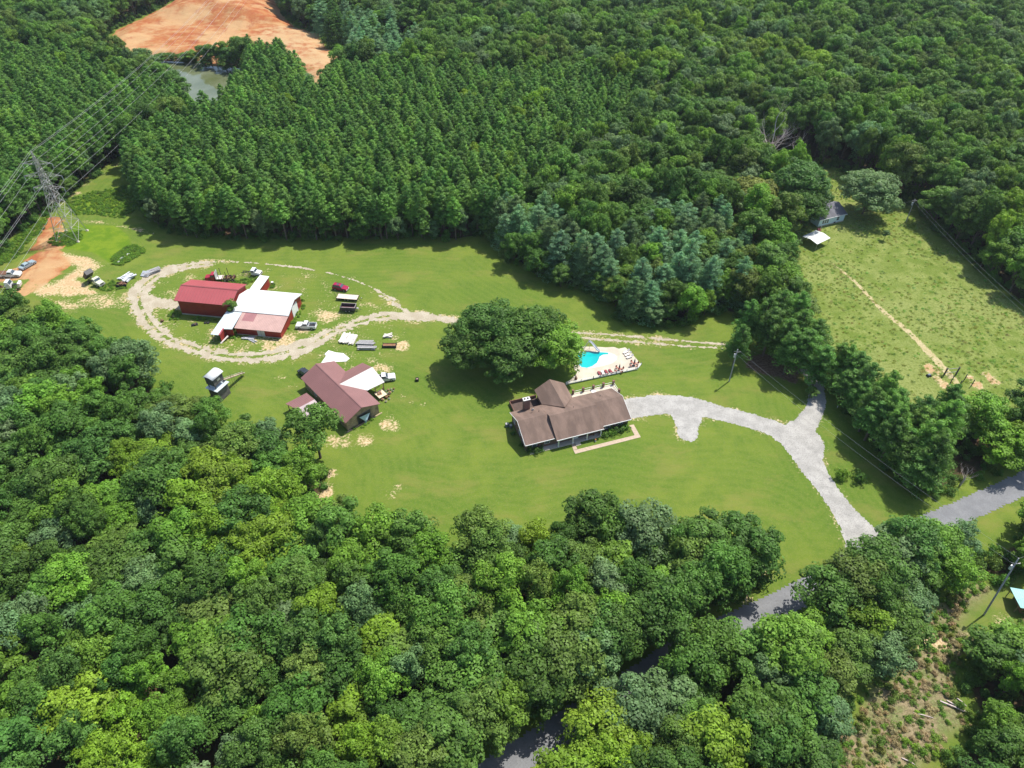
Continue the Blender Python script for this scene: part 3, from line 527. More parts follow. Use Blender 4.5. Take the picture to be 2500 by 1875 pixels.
def porch_things():
    p = LH(8.9, .9, .2); r = thing("porch_bench", "dark wooden bench on the porch left of the front door", "bench", p, HR)
    MB().box(-.7, .7, -.25, .25, .38, .44).build("seat", RUST, r); MB().box(-.7, .7, .22, .28, .44, .95).build("backrest", RUST, r)
    for x in (-.62, .62): MB().box(x - .04, x + .04, -.22, .26, 0, .38).build("leg", RUST, r)
    p = LH(15.9, .2, .2); r = thing("porch_swing", "brown slatted swing seat on the porch right of the front door", "bench", p, HR)
    MB().box(-.85, .85, -.3, .3, .4, .47).build("seat", mat("swing_wood", (.25, .13, .07)), r); MB().box(-.85, .85, .26, .33, .47, 1.05).build("backrest", mat("swing_wood", (.25, .13, .07)), r)
    for x in (-.8, .8): MB().box(x - .03, x + .03, -.28, .3, 0, .4).build("leg", mat("swing_wood", (.25, .13, .07)), r)
    p = LH(22.0, 12.6, .5); r = thing("patio_table", "white patio table on the terrace behind the house", "table", p, HR)
    MB().tube([(0, 0, .68), (0, 0, .73)], .6, 14).build("tabletop", WHITE, r)
    for a in range(4): MB().tube([(0, 0, .66), (.45 * math.cos(a * 1.57 + .7), .45 * math.sin(a * 1.57 + .7), 0)], .025, 5).build("leg", STEEL, r)
    p = LH(16.4, -1.6); r = thing("garden_ornament", "small orange and white garden ornament on the grass by the last porch column", "ornament", (p.x, p.y, .01), HR)
    MB().tube([(0, 0, 0), (0, 0, .5)], [.2, .1], 8).build("pedestal", CONCW, r); MB().ball((0, 0, .6), .2).build("bowl", mat("terracotta", (.55, .2, .08)), r)
porch_things()
# walkways, pool deck
def flat(name, poly, z0, z1, m): return struct(MB().prism(poly, z0, z1).build(name, m))
WALK = mat("tan_walkway", (.43, .34, .25), .9, var=.12, scale=1.5, dirt=(.40, .30, .2), dirt_amt=.4)
def ccw(p): return p if sum(p[i - 1][0] * p[i][1] - p[i][0] * p[i - 1][1] for i in range(len(p))) > 0 else p[::-1]
flat("front_walkway", ccw(spoly(r4, [(1690, 1200), (1745, 1190), (1832, 1345), (1027, 1550), (1003, 1500), (1052, 1496), (1757, 1322)])), 0, .06, WALK)
flat("porch_walkway", ccw(spoly(r4, [(962, 1378), (1000, 1372), (1054, 1492), (1003, 1498)])), 0, .055, WALK)
DECKP = ccw(spoly(r4, [(1020, 300), (1060, 250), (1110, 236), (1280, 236), (1400, 246), (1500, 240), (1562, 262), (1640, 245), (1700, 295), (1765, 372), (1835, 455), (1790, 512), (1400, 596), (1100, 662), (915, 700), (905, 680), (975, 640), (1050, 560), (1010, 500)]))
flat("pool_deck", DECKP, 0, .12, mat("cream_pool_deck", (.50, .45, .36), .9, var=.1, scale=.35, dirt=(.48, .36, .24), dirt_amt=.45))
POOLP = ccw(spoly(r4, [(1040, 330), (1090, 302), (1180, 300), (1300, 302), (1440, 310), (1436, 335), (1370, 340), (1330, 362), (1318, 400), (1295, 440), (1240, 480), (1170, 503), (1100, 492), (1050, 440)]))
SHALP = ccw(spoly(r4, [(1445, 312), (1500, 330), (1545, 360), (1530, 400), (1480, 440), (1380, 470), (1240, 500), (1170, 508), (1243, 484), (1300, 443), (1322, 402), (1334, 365), (1371, 343), (1437, 337)]))
water("pool_water", [tuple(p) for p in POOLP], .15, (.0, .34, .36), .04, var=(.01, .46, .45), bump=.01)
flat("pool_ledge", SHALP, .05, .135, mat("white_pool_ledge", (.56, .58, .55), .35, var=.05))
def edge_strip(name, poly, w, z0, z1, m, closed=True):
    mb = MB(); n = len(poly)
    for i in range(n if closed else n - 1):
        a = Vector((*poly[i], 0)); b = Vector((*poly[(i + 1) % n], 0)); d = (b - a).normalized(); q = Vector((-d.y, d.x, 0)) * w / 2; e = d * w * .3
        mb.add([(*(a - q - e)[:2], z0), (*(b - q + e)[:2], z0), (*(b + q + e)[:2], z0), (*(a + q - e)[:2], z0), (*(a - q - e)[:2], z1 + i * .0013), (*(b - q + e)[:2], z1 + i * .0013), (*(b + q + e)[:2], z1 + i * .0013), (*(a + q - e)[:2], z1 + i * .0013)],
               [(0, 3, 2, 1), (4, 5, 6, 7), (0, 1, 5, 4), (1, 2, 6, 5), (2, 3, 7, 6), (3, 0, 4, 7)])
    return mb
struct(edge_strip("", POOLP, .22, .12, .17, None).build("pool_coping", CONCW))
def rail_fence():
    P = spoly(r4, [(915, 702), (1100, 664), (1400, 598), (1790, 515), (1838, 458)]); r = thing("pool_fence", "low white fence with posts along the house side of the pool deck", "fence", (*P[0], 0), 0)
    o = Vector((*P[0], 0)); w = MB()
    for i in range(4):
        a = Vector((*P[i], 0)) - o; b = Vector((*P[i + 1], 0)) - o; d = (b - a).normalized(); q = Vector((-d.y, d.x, 0)) * .05
        for z0, z1 in ((.14, .42), (.72, .8)):
            w.add([tuple(a - q + Vector((0, 0, z0))), tuple(b - q + Vector((0, 0, z0))), tuple(b + q + Vector((0, 0, z0))), tuple(a + q + Vector((0, 0, z0))), tuple(a - q + Vector((0, 0, z1))), tuple(b - q + Vector((0, 0, z1))), tuple(b + q + Vector((0, 0, z1))), tuple(a + q + Vector((0, 0, z1)))],
                  [(0, 3, 2, 1), (4, 5, 6, 7), (0, 1, 5, 4), (1, 2, 6, 5), (2, 3, 7, 6), (3, 0, 4, 7)])
        L = (b - a).length; n = max(1, int(L / 2.4))
        for k in range(n + 1 if i == 3 else n): p = a + d * (L * k / n); MB().box(p.x - .07, p.x + .07, p.y - .07, p.y + .07, 0, .95).build("post", DARK if k % 2 else WHITE, r)
    w.build("rail", WHITE, r)
rail_fence()
def slide():
    p = G(r4(1185, 290), .12); r = thing("pool_slide", "grey curved water slide with ladder at the far edge of the pool", "slide", p, head(G(r4(1185, 290)), G(r4(1290, 298))))
    pts = [(0, .9, 2.5), (.5, .95, 2.35), (1.1, .8, 1.8), (1.7, .35, 1.35), (2.2, 0, .95), (2.7, -.1, .5), (3.0, -.1, .35)]; V = []; Fs = []
    for i, q in enumerate(pts):
        d = (Vector(pts[min(i + 1, 6)]) - Vector(pts[max(i - 1, 0)])); d.z = 0; d.normalize(); s = Vector((-d.y, d.x, 0)); c = Vector(q)
        V += [c - s * .36 + Vector((0, 0, .25)), c - s * .32, c - s * .1 - Vector((0, 0, .08)), c + s * .1 - Vector((0, 0, .08)), c + s * .32, c + s * .36 + Vector((0, 0, .25))]
    Fs = [(i * 6 + k, i * 6 + k + 1, i * 6 + k + 7, i * 6 + k + 6) for i in range(6) for k in range(5)]
    o = MB().add(V, Fs).build("chute", mat("grey_fibreglass", (.42, .45, .50), .35), r, smooth=True); md = o.modifiers.new("wall", 'SOLIDIFY'); md.thickness = .05
    ld = MB()
    for y in (.6, 1.2): ld.tube([(-1.1, y, 0), (-.1, y, 2.5), (-.1, y, 3.2)], .04)
    for k in range(7): ld.tube([(-1.1 + k * .15, .6, .1 + k * .37), (-1.1 + k * .15, 1.2, .1 + k * .37)], .035)
    ld.build("ladder", STEEL, r)
    for q in ((0.3, .6, 2.3), (.3, 1.25, 2.3), (2.0, .35, 1.0), (2.0, -.2, 1.0)): MB().tube([(q[0], q[1], 0), q], .04).build("leg", STEEL, r)
slide()
LOUNGEW = mat("lounger_white", (.66, .62, .58), .6); MAROON = mat("maroon_fabric", (.22, .04, .05), .8)
def lounger(px, pf, dark, label):
    a = G(r4(*px), .12); r = thing("sun_lounger", label, "sun lounger", a, head(a, G(r4(*pf), .12)), "sun loungers on the pool deck")
    MB().box(0, 1.35, -.3, .3, .26, .34).build("seat", MAROON if dark else LOUNGEW, r); MB().slab([(-.55, -.3, .85), (0, -.3, .34), (0, .3, .34), (-.55, .3, .85)], .07).build("backrest", MAROON if dark else LOUNGEW, r)
    for x in (.1, 1.25):
        for y in (-.26, .26): MB().box(x - .03, x + .03, y - .03, y + .03, 0, .26).build("leg", MAROON, r)
lounger((1668, 300), (1610, 325), 0, "white sun lounger farthest from the camera at the right end of the pool deck")
lounger((1690, 330), (1630, 352), 0, "middle white sun lounger of three at the right end of the pool deck")
lounger((1712, 362), (1650, 382), 0, "nearest white sun lounger of three at the right end of the pool deck")
lounger((1335, 588), (1315, 555), 1, "maroon sun lounger, leftmost along the pool deck fence")
lounger((1375, 580), (1360, 548), 0, "pale sun lounger between two maroon ones along the deck fence")
lounger((1420, 570), (1400, 538), 1, "maroon sun lounger, third from left along the deck fence")
lounger((1475, 560), (1450, 530), 1, "dark sun lounger nearest the closed umbrella along the deck fence")
def parasol(px, label, lab2):
    a = G(r4(*px), .12); r = thing("closed_umbrella", label, "umbrella", a, 0, "closed umbrellas on the pool deck")
    MB().tube([(0, 0, 0), (0, 0, 2.3)], .03).build("pole", STEEL, r); MB().tube([(0, 0, .9), (0, 0, 1.5), (0, 0, 2.3)], [.2, .2, .03], 8).build("canopy", mat("slate_canopy", (.12, .11, .13), .8), r); MB().tube([(0, 0, 0), (0, 0, .1)], .25, 10).build("base", DARK, r)
    for k in range(4):
        an = k * 1.57 + .5; c = thing("deck_chair", lab2.replace("chair", ["far left chair", "near left chair", "near right chair", "far right chair"][k]), "chair", (a.x + math.cos(an) * 1.05, a.y + math.sin(an) * .95, .12), an + math.pi / 2, lab2[:48])
        m = mat("rust_red_chair", (.36, .14, .10), .7); MB().box(-.25, .25, -.25, .25, .38, .44).build("seat", m, c); MB().box(-.25, .25, -.3, -.25, .44, .9).build("backrest", m, c)
        for x in (-.21, .21):
            for y in (-.21, .21): MB().box(x - .02, x + .02, y - .02, y + .02, 0, .38).build("leg", m, c)
    t = thing("deck_table", lab2.replace("chair", "table") + " under the pole", "table", (a.x, a.y, .12), 0); MB().tube([(0, 0, .66), (0, 0, .7)], .5, 12).build("tabletop", mat("rust_red_chair", (.3, .16, .13)), t)
    for k in range(3): MB().tube([(.15 * math.cos(k * 2.1), .15 * math.sin(k * 2.1), .66), (.35 * math.cos(k * 2.1), .35 * math.sin(k * 2.1), 0)], .02, 4).build("leg", DARK, t)
parasol((1565, 528), "closed slate umbrella halfway along the deck fence", "rust red chair round the umbrella halfway along the deck fence")
parasol((1750, 462), "closed slate umbrella at the right-hand corner of the pool deck", "rust red chair round the umbrella at the deck corner")
def grill():
    p = G(r4(1035, 640), .1); r = thing("clay_chiminea", "rust brown outdoor fireplace at the left corner of the pool deck", "fireplace", p)
    MB().ball((0, 0, .5), .4).build("belly", RUST, r); MB().tube([(0, 0, .8), (0, 0, 1.3)], [.16, .12], 8).build("stack", RUST, r); MB().tube([(0, 0, 0), (0, 0, .2)], .25, 8).build("stand", DARK, r)
grill()

# --- red barn pair
bp_ = G(r2(235, 600), 4.8)
def barns():
    r = thing("red_barn", "tall dark red barn with a plain red metal roof inside the gravel loop", "barn", (bp_.x, bp_.y, 0), rad(-8.3))
    gable_body(.7, 16.0, .4, 9.8, 4.75, 5.1, 6.25).build("wall", REDW, r)
    rf = MB().slab([(-.1, 0, 4.8), (16.4, 0, 4.8), (16.4, 5.1, 6.4), (-.1, 5.1, 6.4)], .1).slab([(-.1, 5.1, 6.4), (16.4, 5.1, 6.4), (16.4, 10.2, 4.8), (-.1, 10.2, 4.8)], .1).build("roof", REDR, r)
    MB().slab([(-.12, 4.9, 6.42), (16.42, 4.9, 6.42), (16.42, 5.3, 6.44), (-.12, 5.3, 6.44)], .05).build("ridge_cap", mat("dark_ridge", (.2, .05, .05)), rf)
    MB().box(.6, 16.1, .3, .395, .0, .35).build("footing", CONC, r)
    r = thing("white_roof_barn", "red barn with white metal roof and lean-tos joined to the plain red barn", "barn", (bp_.x, bp_.y, 0), rad(-8.3))
    gable_body(17.0, 31.8, .2, 9.5, 3.3, 4.9, 4.85).build("wall", REDW, r)
    MB().slab([(16.6, -.3, 3.4), (32.4, -.3, 3.4), (32.4, 4.9, 5.05), (16.6, 4.9, 5.05)], .1).slab([(16.6, 4.9, 5.05), (32.4, 4.9, 5.05), (32.4, 9.9, 3.4), (16.6, 9.9, 3.4)], .1).build("roof", WHR, r)
    MB().box(17.1, 19.4, 9.55, 17.0, 0, 2.85).build("annex_wall", REDW, r)
    MB().slab([(16.85, 9.95, 3.25), (19.65, 9.95, 3.1), (19.65, 17.3, 2.95), (16.85, 17.3, 3.1)], .1).build("annex_roof", WHR, r)
    lt = MB(); lt.add([(19.5, .1, 0), (31.9, .1, 0), (31.9, -5.7, 0), (19.5, -5.7, 0), (19.5, .1, 3.05), (31.9, .1, 3.05), (31.9, -5.7, 2.15), (19.5, -5.7, 2.15)], [(0, 4, 5, 1), (1, 5, 6, 2), (2, 6, 7, 3), (3, 7, 4, 0), (4, 7, 6, 5)]); lt.build("front_lean_to_wall", REDW, r)
    lr = MB().slab([(19.3, -6.1, 2.3), (32.3, -6.1, 2.3), (32.3, -.1, 3.25), (19.3, -.1, 3.25)], .08).build("front_lean_to_roof", PINKR, r)
    MB().slab([(20.3, -3.3, 2.755), (23.6, -3.3, 2.755), (23.6, -.25, 3.24), (20.3, -.25, 3.24)], .03).build("replaced_roof_sheet", PATCHR, lr)
    MB().slab([(14.9, -.4, 3.2), (14.45, -9.7, 2.5), (17.0, -9.75, 2.5), (16.95, -7.2, 2.6), (19.25, -7.0, 2.6), (19.25, -.4, 3.2)], .08).build("side_lean_to_roof", BLUR, r)
    MB().box(17.0, 19.2, -6.9, -6.8, 0, 2.4).box(16.85, 16.95, -9.6, -7.0, 0, 2.42).build("side_lean_to_wall", REDW, r)
    MB().slab([(16.7, -9.75, 2.62), (17.08, -9.75, 2.62), (17.08, -7.1, 2.75), (16.7, -7.1, 2.75)], .2).build("side_trim", REDR, r)
    for x, y in ((14.65, -9.5), (14.8, -5), (14.9, -1)): MB().box(x - .08, x + .08, y - .08, y + .08, 0, 2.45).build("post", WOOD, r)
    d = MB().box(31.81, 31.88, 3.3, 6.6, 0, 3.1).build("large_door", WHITE, r); MB().box(31.8, 31.9, 3.18, 3.3, 0, 3.2).box(31.8, 31.9, 6.6, 6.72, 0, 3.2).box(31.8, 31.9, 3.18, 6.72, 3.1, 3.2).build("door_frame", TRIM, d)
    d = MB().box(25.4, 27.4, -5.79, -5.71, .1, 2.0).build("double_door", CONCW, r); MB().box(26.38, 26.42, -5.82, -5.79, .1, 2.0).build("door_gap", DARK, d)
    MB().slab([(32.35, -.3, 3.38), (32.42, -.3, 3.38), (32.42, 4.9, 5.03), (32.35, 4.9, 5.03)], .22).slab([(32.35, 4.9, 5.03), (32.42, 4.9, 5.03), (32.42, 9.9, 3.38), (32.35, 9.9, 3.38)], .22).build("barge_board", mat("grey_trim", (.5, .5, .5)), r)
    MB().box(19.4, 32.0, -5.8, -5.71, 0, .12).build("footing", CONC, r)
barns()
LB = lambda x, y, z=0: Matrix.Translation((bp_.x, bp_.y, 0)) @ Matrix.Rotation(rad(-8.3), 4, 'Z') @ Vector((x, y, z))

# --- brown roofed timber barn
bb_ = G(r3(1413, 785), 3.2); BA = rad(131.7)
def brown():
    r = thing("brown_roof_barn", "weathered timber barn with brown metal roof and white-roofed side porch", "barn", (bb_.x, bb_.y, 0), BA)
    e, z = 3.2, 5.15
    gable_body(.5, 19.7, -9.1, -.4, 3.1, -4.7, 4.95).build("wall", WOOD, r)
    MB().slab([(-.1, 0, e), (20.3, 0, e), (20.3, -4.7, z), (-.1, -4.7, z)][::-1], .09).slab([(-.1, -4.7, z), (20.3, -4.7, z), (20.3, -9.5, e), (-.1, -9.5, e)][::-1], .09).build("roof", BRR, r)
    MB().slab([(-.12, -4.86, z + .04), (20.32, -4.86, z + .04), (20.32, -4.54, z + .04), (-.12, -4.54, z + .04)], .06).build("ridge_cap", BRR, r)
    # cross gable: brown slope away from the road, white ribbed slope towards it
    MB().slab([(10.3, -5.1, 4.98), (10.3, -14.3, 4.98), (15.0, -14.3, 3.3), (15.0, -9.35, 3.3)][::-1], .08).build("cross_gable_roof", BRRC, r)
    MB().slab([(10.3, -5.1, 4.985), (5.9, -9.75, 3.1), (5.8, -14.6, 2.9), (10.3, -14.4, 4.985)][::-1], .08).build("porch_roof", WHRC, r)
    MB().box(9.9, 14.7, -13.9, -9.2, 0, 3.2).build("cross_wall", WOOD, r)
    for x, y in ((6.1, -14.3), (8.2, -14.2), (6.1, -12)): MB().box(x - .09, x + .09, y - .09, y + .09, 0, 2.8).build("post", WOOD, r)
    MB().box(.41, .47, -6.6, -3.4, .0, 2.7).build("doorway_shade_panel", DARK, r)  # solid black panel on the wall; the doorway's inner shade is its colour
    MB().box(.3, .405, -3.35, -3.2, 0, 2.8).box(.3, .405, -6.8, -6.65, 0, 2.8).box(.3, .405, -6.8, -3.2, 2.7, 2.85).build("door_frame", WOODG, r)
    for x in (3.5, 9.5, 14.5): window(r, x, -.4, 1.2, 1.0, .9, 'y+')
    MB().box(-.05, .3, -9.6, .1, .0, .12).build("sill_beam", WOOD, r)
    rr = thing("lean_shed", "open shed roofed in brown and faded grey metal beside the timber barn", "shed", (bb_.x, bb_.y, 0), BA)
    MB().slab([(11.75, 1.2, 2.95), (15.7, 1.2, 2.3), (15.7, 6.8, 2.3), (11.75, 6.0, 2.95)], .08).build("brown_roof", BRRC, rr)
    MB().slab([(5.7, 1.2, 2.25), (11.75, 1.2, 2.96), (11.75, 6.0, 2.96), (5.7, 5.3, 2.25)], .08).build("grey_roof", GRYR, rr)
    for x, y in ((6, 1.5), (6, 5), (11.7, 1.5), (11.7, 5.7), (15.4, 1.5), (15.4, 6.4)): MB().box(x - .08, x + .08, y - .08, y + .08, 0, 2.25).build("post", WOOD, rr)
    LBb = lambda x, y, z=0: Matrix.Translation((bb_.x, bb_.y, 0)) @ Matrix.Rotation(BA, 4, 'Z') @ Vector((x, y, z))
    p = LBb(-.1, -5.0); t = tag(MB().add([(0, -1.4, 2.3), (0, 1.4, 2.6), (-.1, .3, .9), (-.45, -.2, 1.1), (-.15, .1, .02), (-.5, .35, .03)], [(0, 1, 2), (0, 2, 3), (2, 5, 4), (3, 2, 4)]).build("tarpaulin", mat("pale_blue_tarp", (.35, .50, .55), .5)), "pale blue tarpaulin hanging torn in the timber barn doorway", "tarpaulin")
    t.location = (p.x, p.y, 0); t.rotation_euler = (0, 0, BA); md = t.modifiers.new("cloth", 'SOLIDIFY'); md.thickness = .03
    return LBb
LBR = brown()
flat("concrete_pad", ccw(spoly(r3, [(1262, 132), (1330, 152), (1395, 158), (1452, 205), (1420, 232), (1330, 236), (1195, 246), (1240, 182), (1226, 166)])), 0, .1, mat("bright_concrete", (.68, .67, .65), .8, var=.05))

# --- feed tower
tp = G(r3(155, 468), 3.8)
def tower():
    r = thing("feed_tower", "weathered wooden feed tower with white roof raised on a lower shed", "tower", (tp.x, tp.y, 0), rad(-24.4))
    gb = MB().box(.3, 3.1, .3, 3.8, 0, 3.65).build("lower_wall", WOODG, r)
    MB().slab([(-.1, -.1, 3.8), (3.6, -.1, 3.8), (3.6, 4.1, 3.72), (-.1, 4.1, 3.72)], .08).build("lower_roof", BLUR, r)
    for x, y in ((.5, .7), (2.6, .7), (.5, 3.4), (2.6, 3.4)): MB().box(x - .08, x + .08, y - .08, y + .08, 3.81, 4.75).build("stilt", DARK, r)
    MB().box(.25, 2.75, .5, 3.6, 4.75, 6.9).build("upper_wall", WOODG, r)
    V = []; n = 7                                    # arched metal roof
    for x in [(-.05 + 3.1 * i / (n - 1)) for i in range(n)]: zz = 6.95 + .55 * (1 - ((x - 1.5) / 1.6) ** 2); V += [(x, .2, zz), (x, 3.95, zz)]
    o = MB().add(V, [(2 * i, 2 * i + 2, 2 * i + 3, 2 * i + 1) for i in range(n - 1)]).build("arched_roof", WHR, r, smooth=True); md = o.modifiers.new("sheet", 'SOLIDIFY'); md.thickness = .06
    w = MB().box(2.76, 2.8, 1.6, 2.6, 5.6, 6.2).build("vent", STEEL, r)
    a = G(r3(310, 385), 4.6); b = G(r3(500, 335), .6)
    c = thing("grain_conveyor", "long wooden conveyor ramp sloping from the feed tower to the grass", "conveyor", (a.x, a.y, 0), head(a, b)); L = math.hypot(b.x - a.x, b.y - a.y)
    MB().slab([(0, -.35, 4.3), (L, -.35, .8), (L, .35, .8), (0, .35, 4.3)], .12).build("trough", WOOD, c)
    for y in (-.4, .4): MB().beam((0, y, 4.5), (L, y, 1.0), .06).build("side_rail", STEEL, c)
    for f, h in ((.3, 1.), (.42, 1.), (.9, .9), (.75, .6)):
        z = 4.3 - 3.5 * f; MB().beam((L * f, -.45, 0), (L * f, -.45, z + h), .05).beam((L * f, .45, 0), (L * f, .45, z + h), .05).beam((L * f, -.45, z + h * .3), (L * f, .45, z + h * .3), .05).build("trestle", RUST, c)
tower()

# --- pale blue house, carport, teal roof
def blue():
    q = G(r7(1045, 1215), 2.8); r = thing("pale_blue_house", "pale blue house with dark grey roof among the big trees at upper right", "house", (q.x, q.y, 0), rad(22))
    sid = mat("pale_blue_siding", (.68, .82, .86), .6, var=.05, scale=.6)
    gable_body(.4, 10.7, .4, 9.4, 2.7, 4.9, 4.5).build("wall", sid, r)
    MB().slab([(-.1, 0, 2.8), (11.1, 0, 2.8), (11.1, 4.9, 4.7), (-.1, 4.9, 4.7)], .12).slab([(-.1, 4.9, 4.7), (11.1, 4.9, 4.7), (11.1, 9.8, 2.8), (-.1, 9.8, 2.8)], .12).build("roof", SHINGR, r)
    MB().box(-.1, 11.1, -.09, 0, 2.62, 2.83).build("gutter", TRIM, r)
    for x in (2.1, 3.0, 3.9): window(r, x, .4, .9, .6, 1.2, 'y-')
    window(r, 8.0, .4, 1.0, .9, 1.2, 'y-'); MB().box(6.7, 7.4, .32, .395, .15, .6).build("crawl_hatch", DARK, r)
    window(r, 10.7, 3.0, 1.0, .9, 1.1, 'x+'); MB().box(.45, 10.65, .36, .398, 0, .35).build("footing", CONC, r)
    p = G(r7(1025, 1320)); s = thing("porch_steps", "dark red steps leaning at the left corner of the pale blue house", "steps", (p.x, p.y, 0), rad(10))
    for k in range(3): MB().box(-.5, .5, -.9 + k * .3, -.6 + k * .3, .0, .2 + k * .2).build("tread", mat("maroon_steps", (.25, .06, .08)), s)
    MB().tube([(.55, -.9, 0), (.55, -.9, 1.0), (.55, 0, 1.4)], .03).build("handrail", WHITE, s)
    c = G(r7(845, 1395), 2.4); d = G(r7(995, 1325), 2.4); w = 5.6
    r = thing("carport", "open white metal carport on the grass below the pale blue house", "carport", (c.x, c.y, 0), head(c, d))
    L = 6.4; MB().slab([(0, 0, 2.3), (L, 0, 2.3), (L, -2.8, 2.75), (0, -2.8, 2.75)][::-1], .06).slab([(0, -2.8, 2.75), (L, -2.8, 2.75), (L, -w, 2.3), (0, -w, 2.3)][::-1], .06).build("roof", WHR, r)
    for x in (.15, L - .15):
        for y in (-.12, -w + .12): MB().box(x - .04, x + .04, y - .04, y + .04, 0, 2.26).build("post", STEEL, r)
    p = G(rE(1915, 640), 2.6); r = thing("teal_roof_shed", "teal metal shed roof cut off by the right edge of the photo", "shed", (p.x, p.y, 0), rad(-12))
    tl = mat("teal_roof", (.30, .60, .55), .4, var=.08, stripes=((1, 0, 0), .4, .3))
    MB().slab([(0, 0, 2.6), (.6, -1.6, 2.2), (7, -1.6, 2.2), (7, 0, 2.6)][::-1], .07).slab([(0, 0, 2.6), (7, 0, 2.6), (7, 2.6, 2.1), (0, 2.6, 2.1)], .07).build("roof", tl, r)
    MB().box(1.5, 6.8, -1.2, 2.3, 0, 2.1).build("wall", mat("shed_wall", (.35, .2, .12)), r)
    for x, y in ((.5, -1.2), (.3, 2.3)): MB().box(x - .06, x + .06, y - .06, y + .06, 0, 2.1).build("post", WOOD, r)
    for k, (px, rz, s) in enumerate((((1025, 795), .4, 1.), ((975, 765), 1.2, .6), ((865, 1025), .2, .8))):
        p = G(r7(*px), .3); t = thing("white_scrap_heap", ["white debris heap glimpsed right of the big trees behind the blue house", "small white scrap beside the larger debris heap behind the blue house", "white sheet glimpsed through the trees left of the blue house"][k], "debris", p, rz)
        MB().frust(-1.2 * s, 1.2 * s, -.8 * s, .8 * s, -.3, .5 * s, .3, .5, .3).build("lower_sheet", SHEET, t); MB().frust(-.6 * s, .9 * s, -.5 * s, .6 * s, .5 * s, .9 * s, .2, .3, .2).build("upper_sheet", WHITE, t)
    for k, (a, b) in enumerate((((1175, 860), (1195, 815)), ((1225, 885), (1250, 840)))):
        p = G(r7(*a)); t = thing("fence_post", ["left short wooden post in the sunny gap behind the blue house", "right short wooden post in the sunny gap behind the blue house"][k], "post", p)
        MB().box(-.09, .09, -.09, .09, 0, 1.7).build("shaft", WOOD, t); MB().beam((0, 0, 1.1), (1.0, 0, 1.0), .05).build("brace", WOOD, t)
blue()

# ------------------------------------------------------------------ vehicles
def wheels(r, xs, w, rr=.36, tw=.22, dual=False):
    for x in xs:
        for s in (-1, 1):
            y = s * (w / 2 - tw * .4); t = MB().tube([(x, y - tw / 2, rr), (x, y + tw / 2, rr)], rr, 14).build("wheel", TYRE, r)
            MB().tube([(x, y + s * tw * .5, rr), (x, y + s * (tw * .5 + .02), rr)], rr * .58, 10).build("rim", RIM, t)
def car_body(r, paintm, L, w, hood, belt, ws0, ws1, rf0, rf1, rw, roof, bed=None, glass_side=True):
    """x forward, front at x=L/2. hood/belt heights, windscreen base/top, rear window top/base"""
    h = L / 2
    if bed: body = [(-h, .35), (-h, belt), (bed, belt), (ws0, belt), (h - .15, hood), (h, hood - .2), (h, .4), (h - .1, .3), (-h + .1, .3)]
    else: body = [(-h, .4), (-h, belt - .08), (rw, belt), (ws0, belt), (h - .2, hood), (h, hood - .22), (h, .4), (h - .1, .28), (-h + .1, .28)]
    if bed:
        b = MB(); b.side([(bed, .35), (bed, belt), (ws0, belt), (h - .15, hood), (h, hood - .2), (h, .4), (h - .1, .3), (bed, .3)], -w / 2, w / 2)
        b.box(-h, bed, -w / 2, w / 2, .35, .62); b.box(-h, bed, -w / 2, -w / 2 + .1, .62, belt); b.box(-h, bed, w / 2 - .1, w / 2, .62, belt); b.box(-h, -h + .08, -w / 2 + .1, w / 2 - .1, .62, belt)
        bo = b.build("body", paintm, r, .03); MB().box(-h + .09, bed - .01, -w / 2 + .11, w / 2 - .11, .625, .65).build("bed_floor", DARK, r)
    else: bo = MB().side(body, -w / 2, w / 2).build("body", paintm, r, .05)
    i = .17
    V = [(rw, -w / 2 + .03, belt), (ws0, -w / 2 + .03, belt), (ws1, -w / 2 + i, roof), (rf1, -w / 2 + i, roof), (rw, w / 2 - .03, belt), (ws0, w / 2 - .03, belt), (ws1, w / 2 - i, roof), (rf1, w / 2 - i, roof)]
    cb = MB().add(V, [(0, 1, 2, 3), (7, 6, 5, 4), (1, 5, 6, 2), (3, 2, 6, 7), (0, 3, 7, 4), (0, 4, 5, 1)]).build("cabin", paintm, r, .04)
    def pane(a, b, c, d, nm, ins=.1, off=.012):
        a, b, c, d = map(Vector, (a, b, c, d)); ce = (a + b + c + d) / 4; n = (b - a).cross(d - a).normalized() * off
        q = [p + (ce - p) * ins + n for p in (a, b, c, d)]; MB().add(q + [p - n * 1.5 for p in q], [(0, 1, 2, 3), (7, 6, 5, 4), (0, 4, 5, 1), (1, 5, 6, 2), (2, 6, 7, 3), (3, 7, 4, 0)]).build(nm, GLASS, r)
    pane(V[1], V[5], V[6], V[2], "windscreen"); pane(V[4], V[0], V[3], V[7], "rear_window", .15)
    if glass_side: pane(V[0], V[1], V[2], V[3], "side_window", .14); pane(V[5], V[4], V[7], V[6], "side_window", .14)
    for s in (-1, 1): MB().box(h - .05, h + .015, s * (w / 2 - .28) - .16, s * (w / 2 - .28) + .16, hood - .42, hood - .25).build("headlight", WHITE, r)
    MB().box(h - .02, h + .08, -w / 2 + .05, w / 2 - .05, .36, .5).build("front_bumper", STEEL, r); MB().box(-h - .08, -h + .02, -w / 2 + .05, w / 2 - .05, .38, .52).build("rear_bumper", STEEL, r)
    for s in (-1, 1): MB().box(-h - .012, -h + .03, s * (w / 2 - .1) - .08, s * (w / 2 - .1) + .08, .65, .9).build("tail_light", mat("tail_red", (.4, .02, .02)), r)
    for s in (-1, 1): MB().box(ws0 - .15, ws0, s * (w / 2 + .1) - .09, s * (w / 2 + .1) + .09, belt + .02, belt + .2).build("mirror", DARK, r)
def vehicle(name, label, cat, rear, front, group=None):
    a, b = G(rear), G(front); c = (a + b) / 2; return thing(name, label, cat, (c.x, c.y, .01), head(a, b), group)
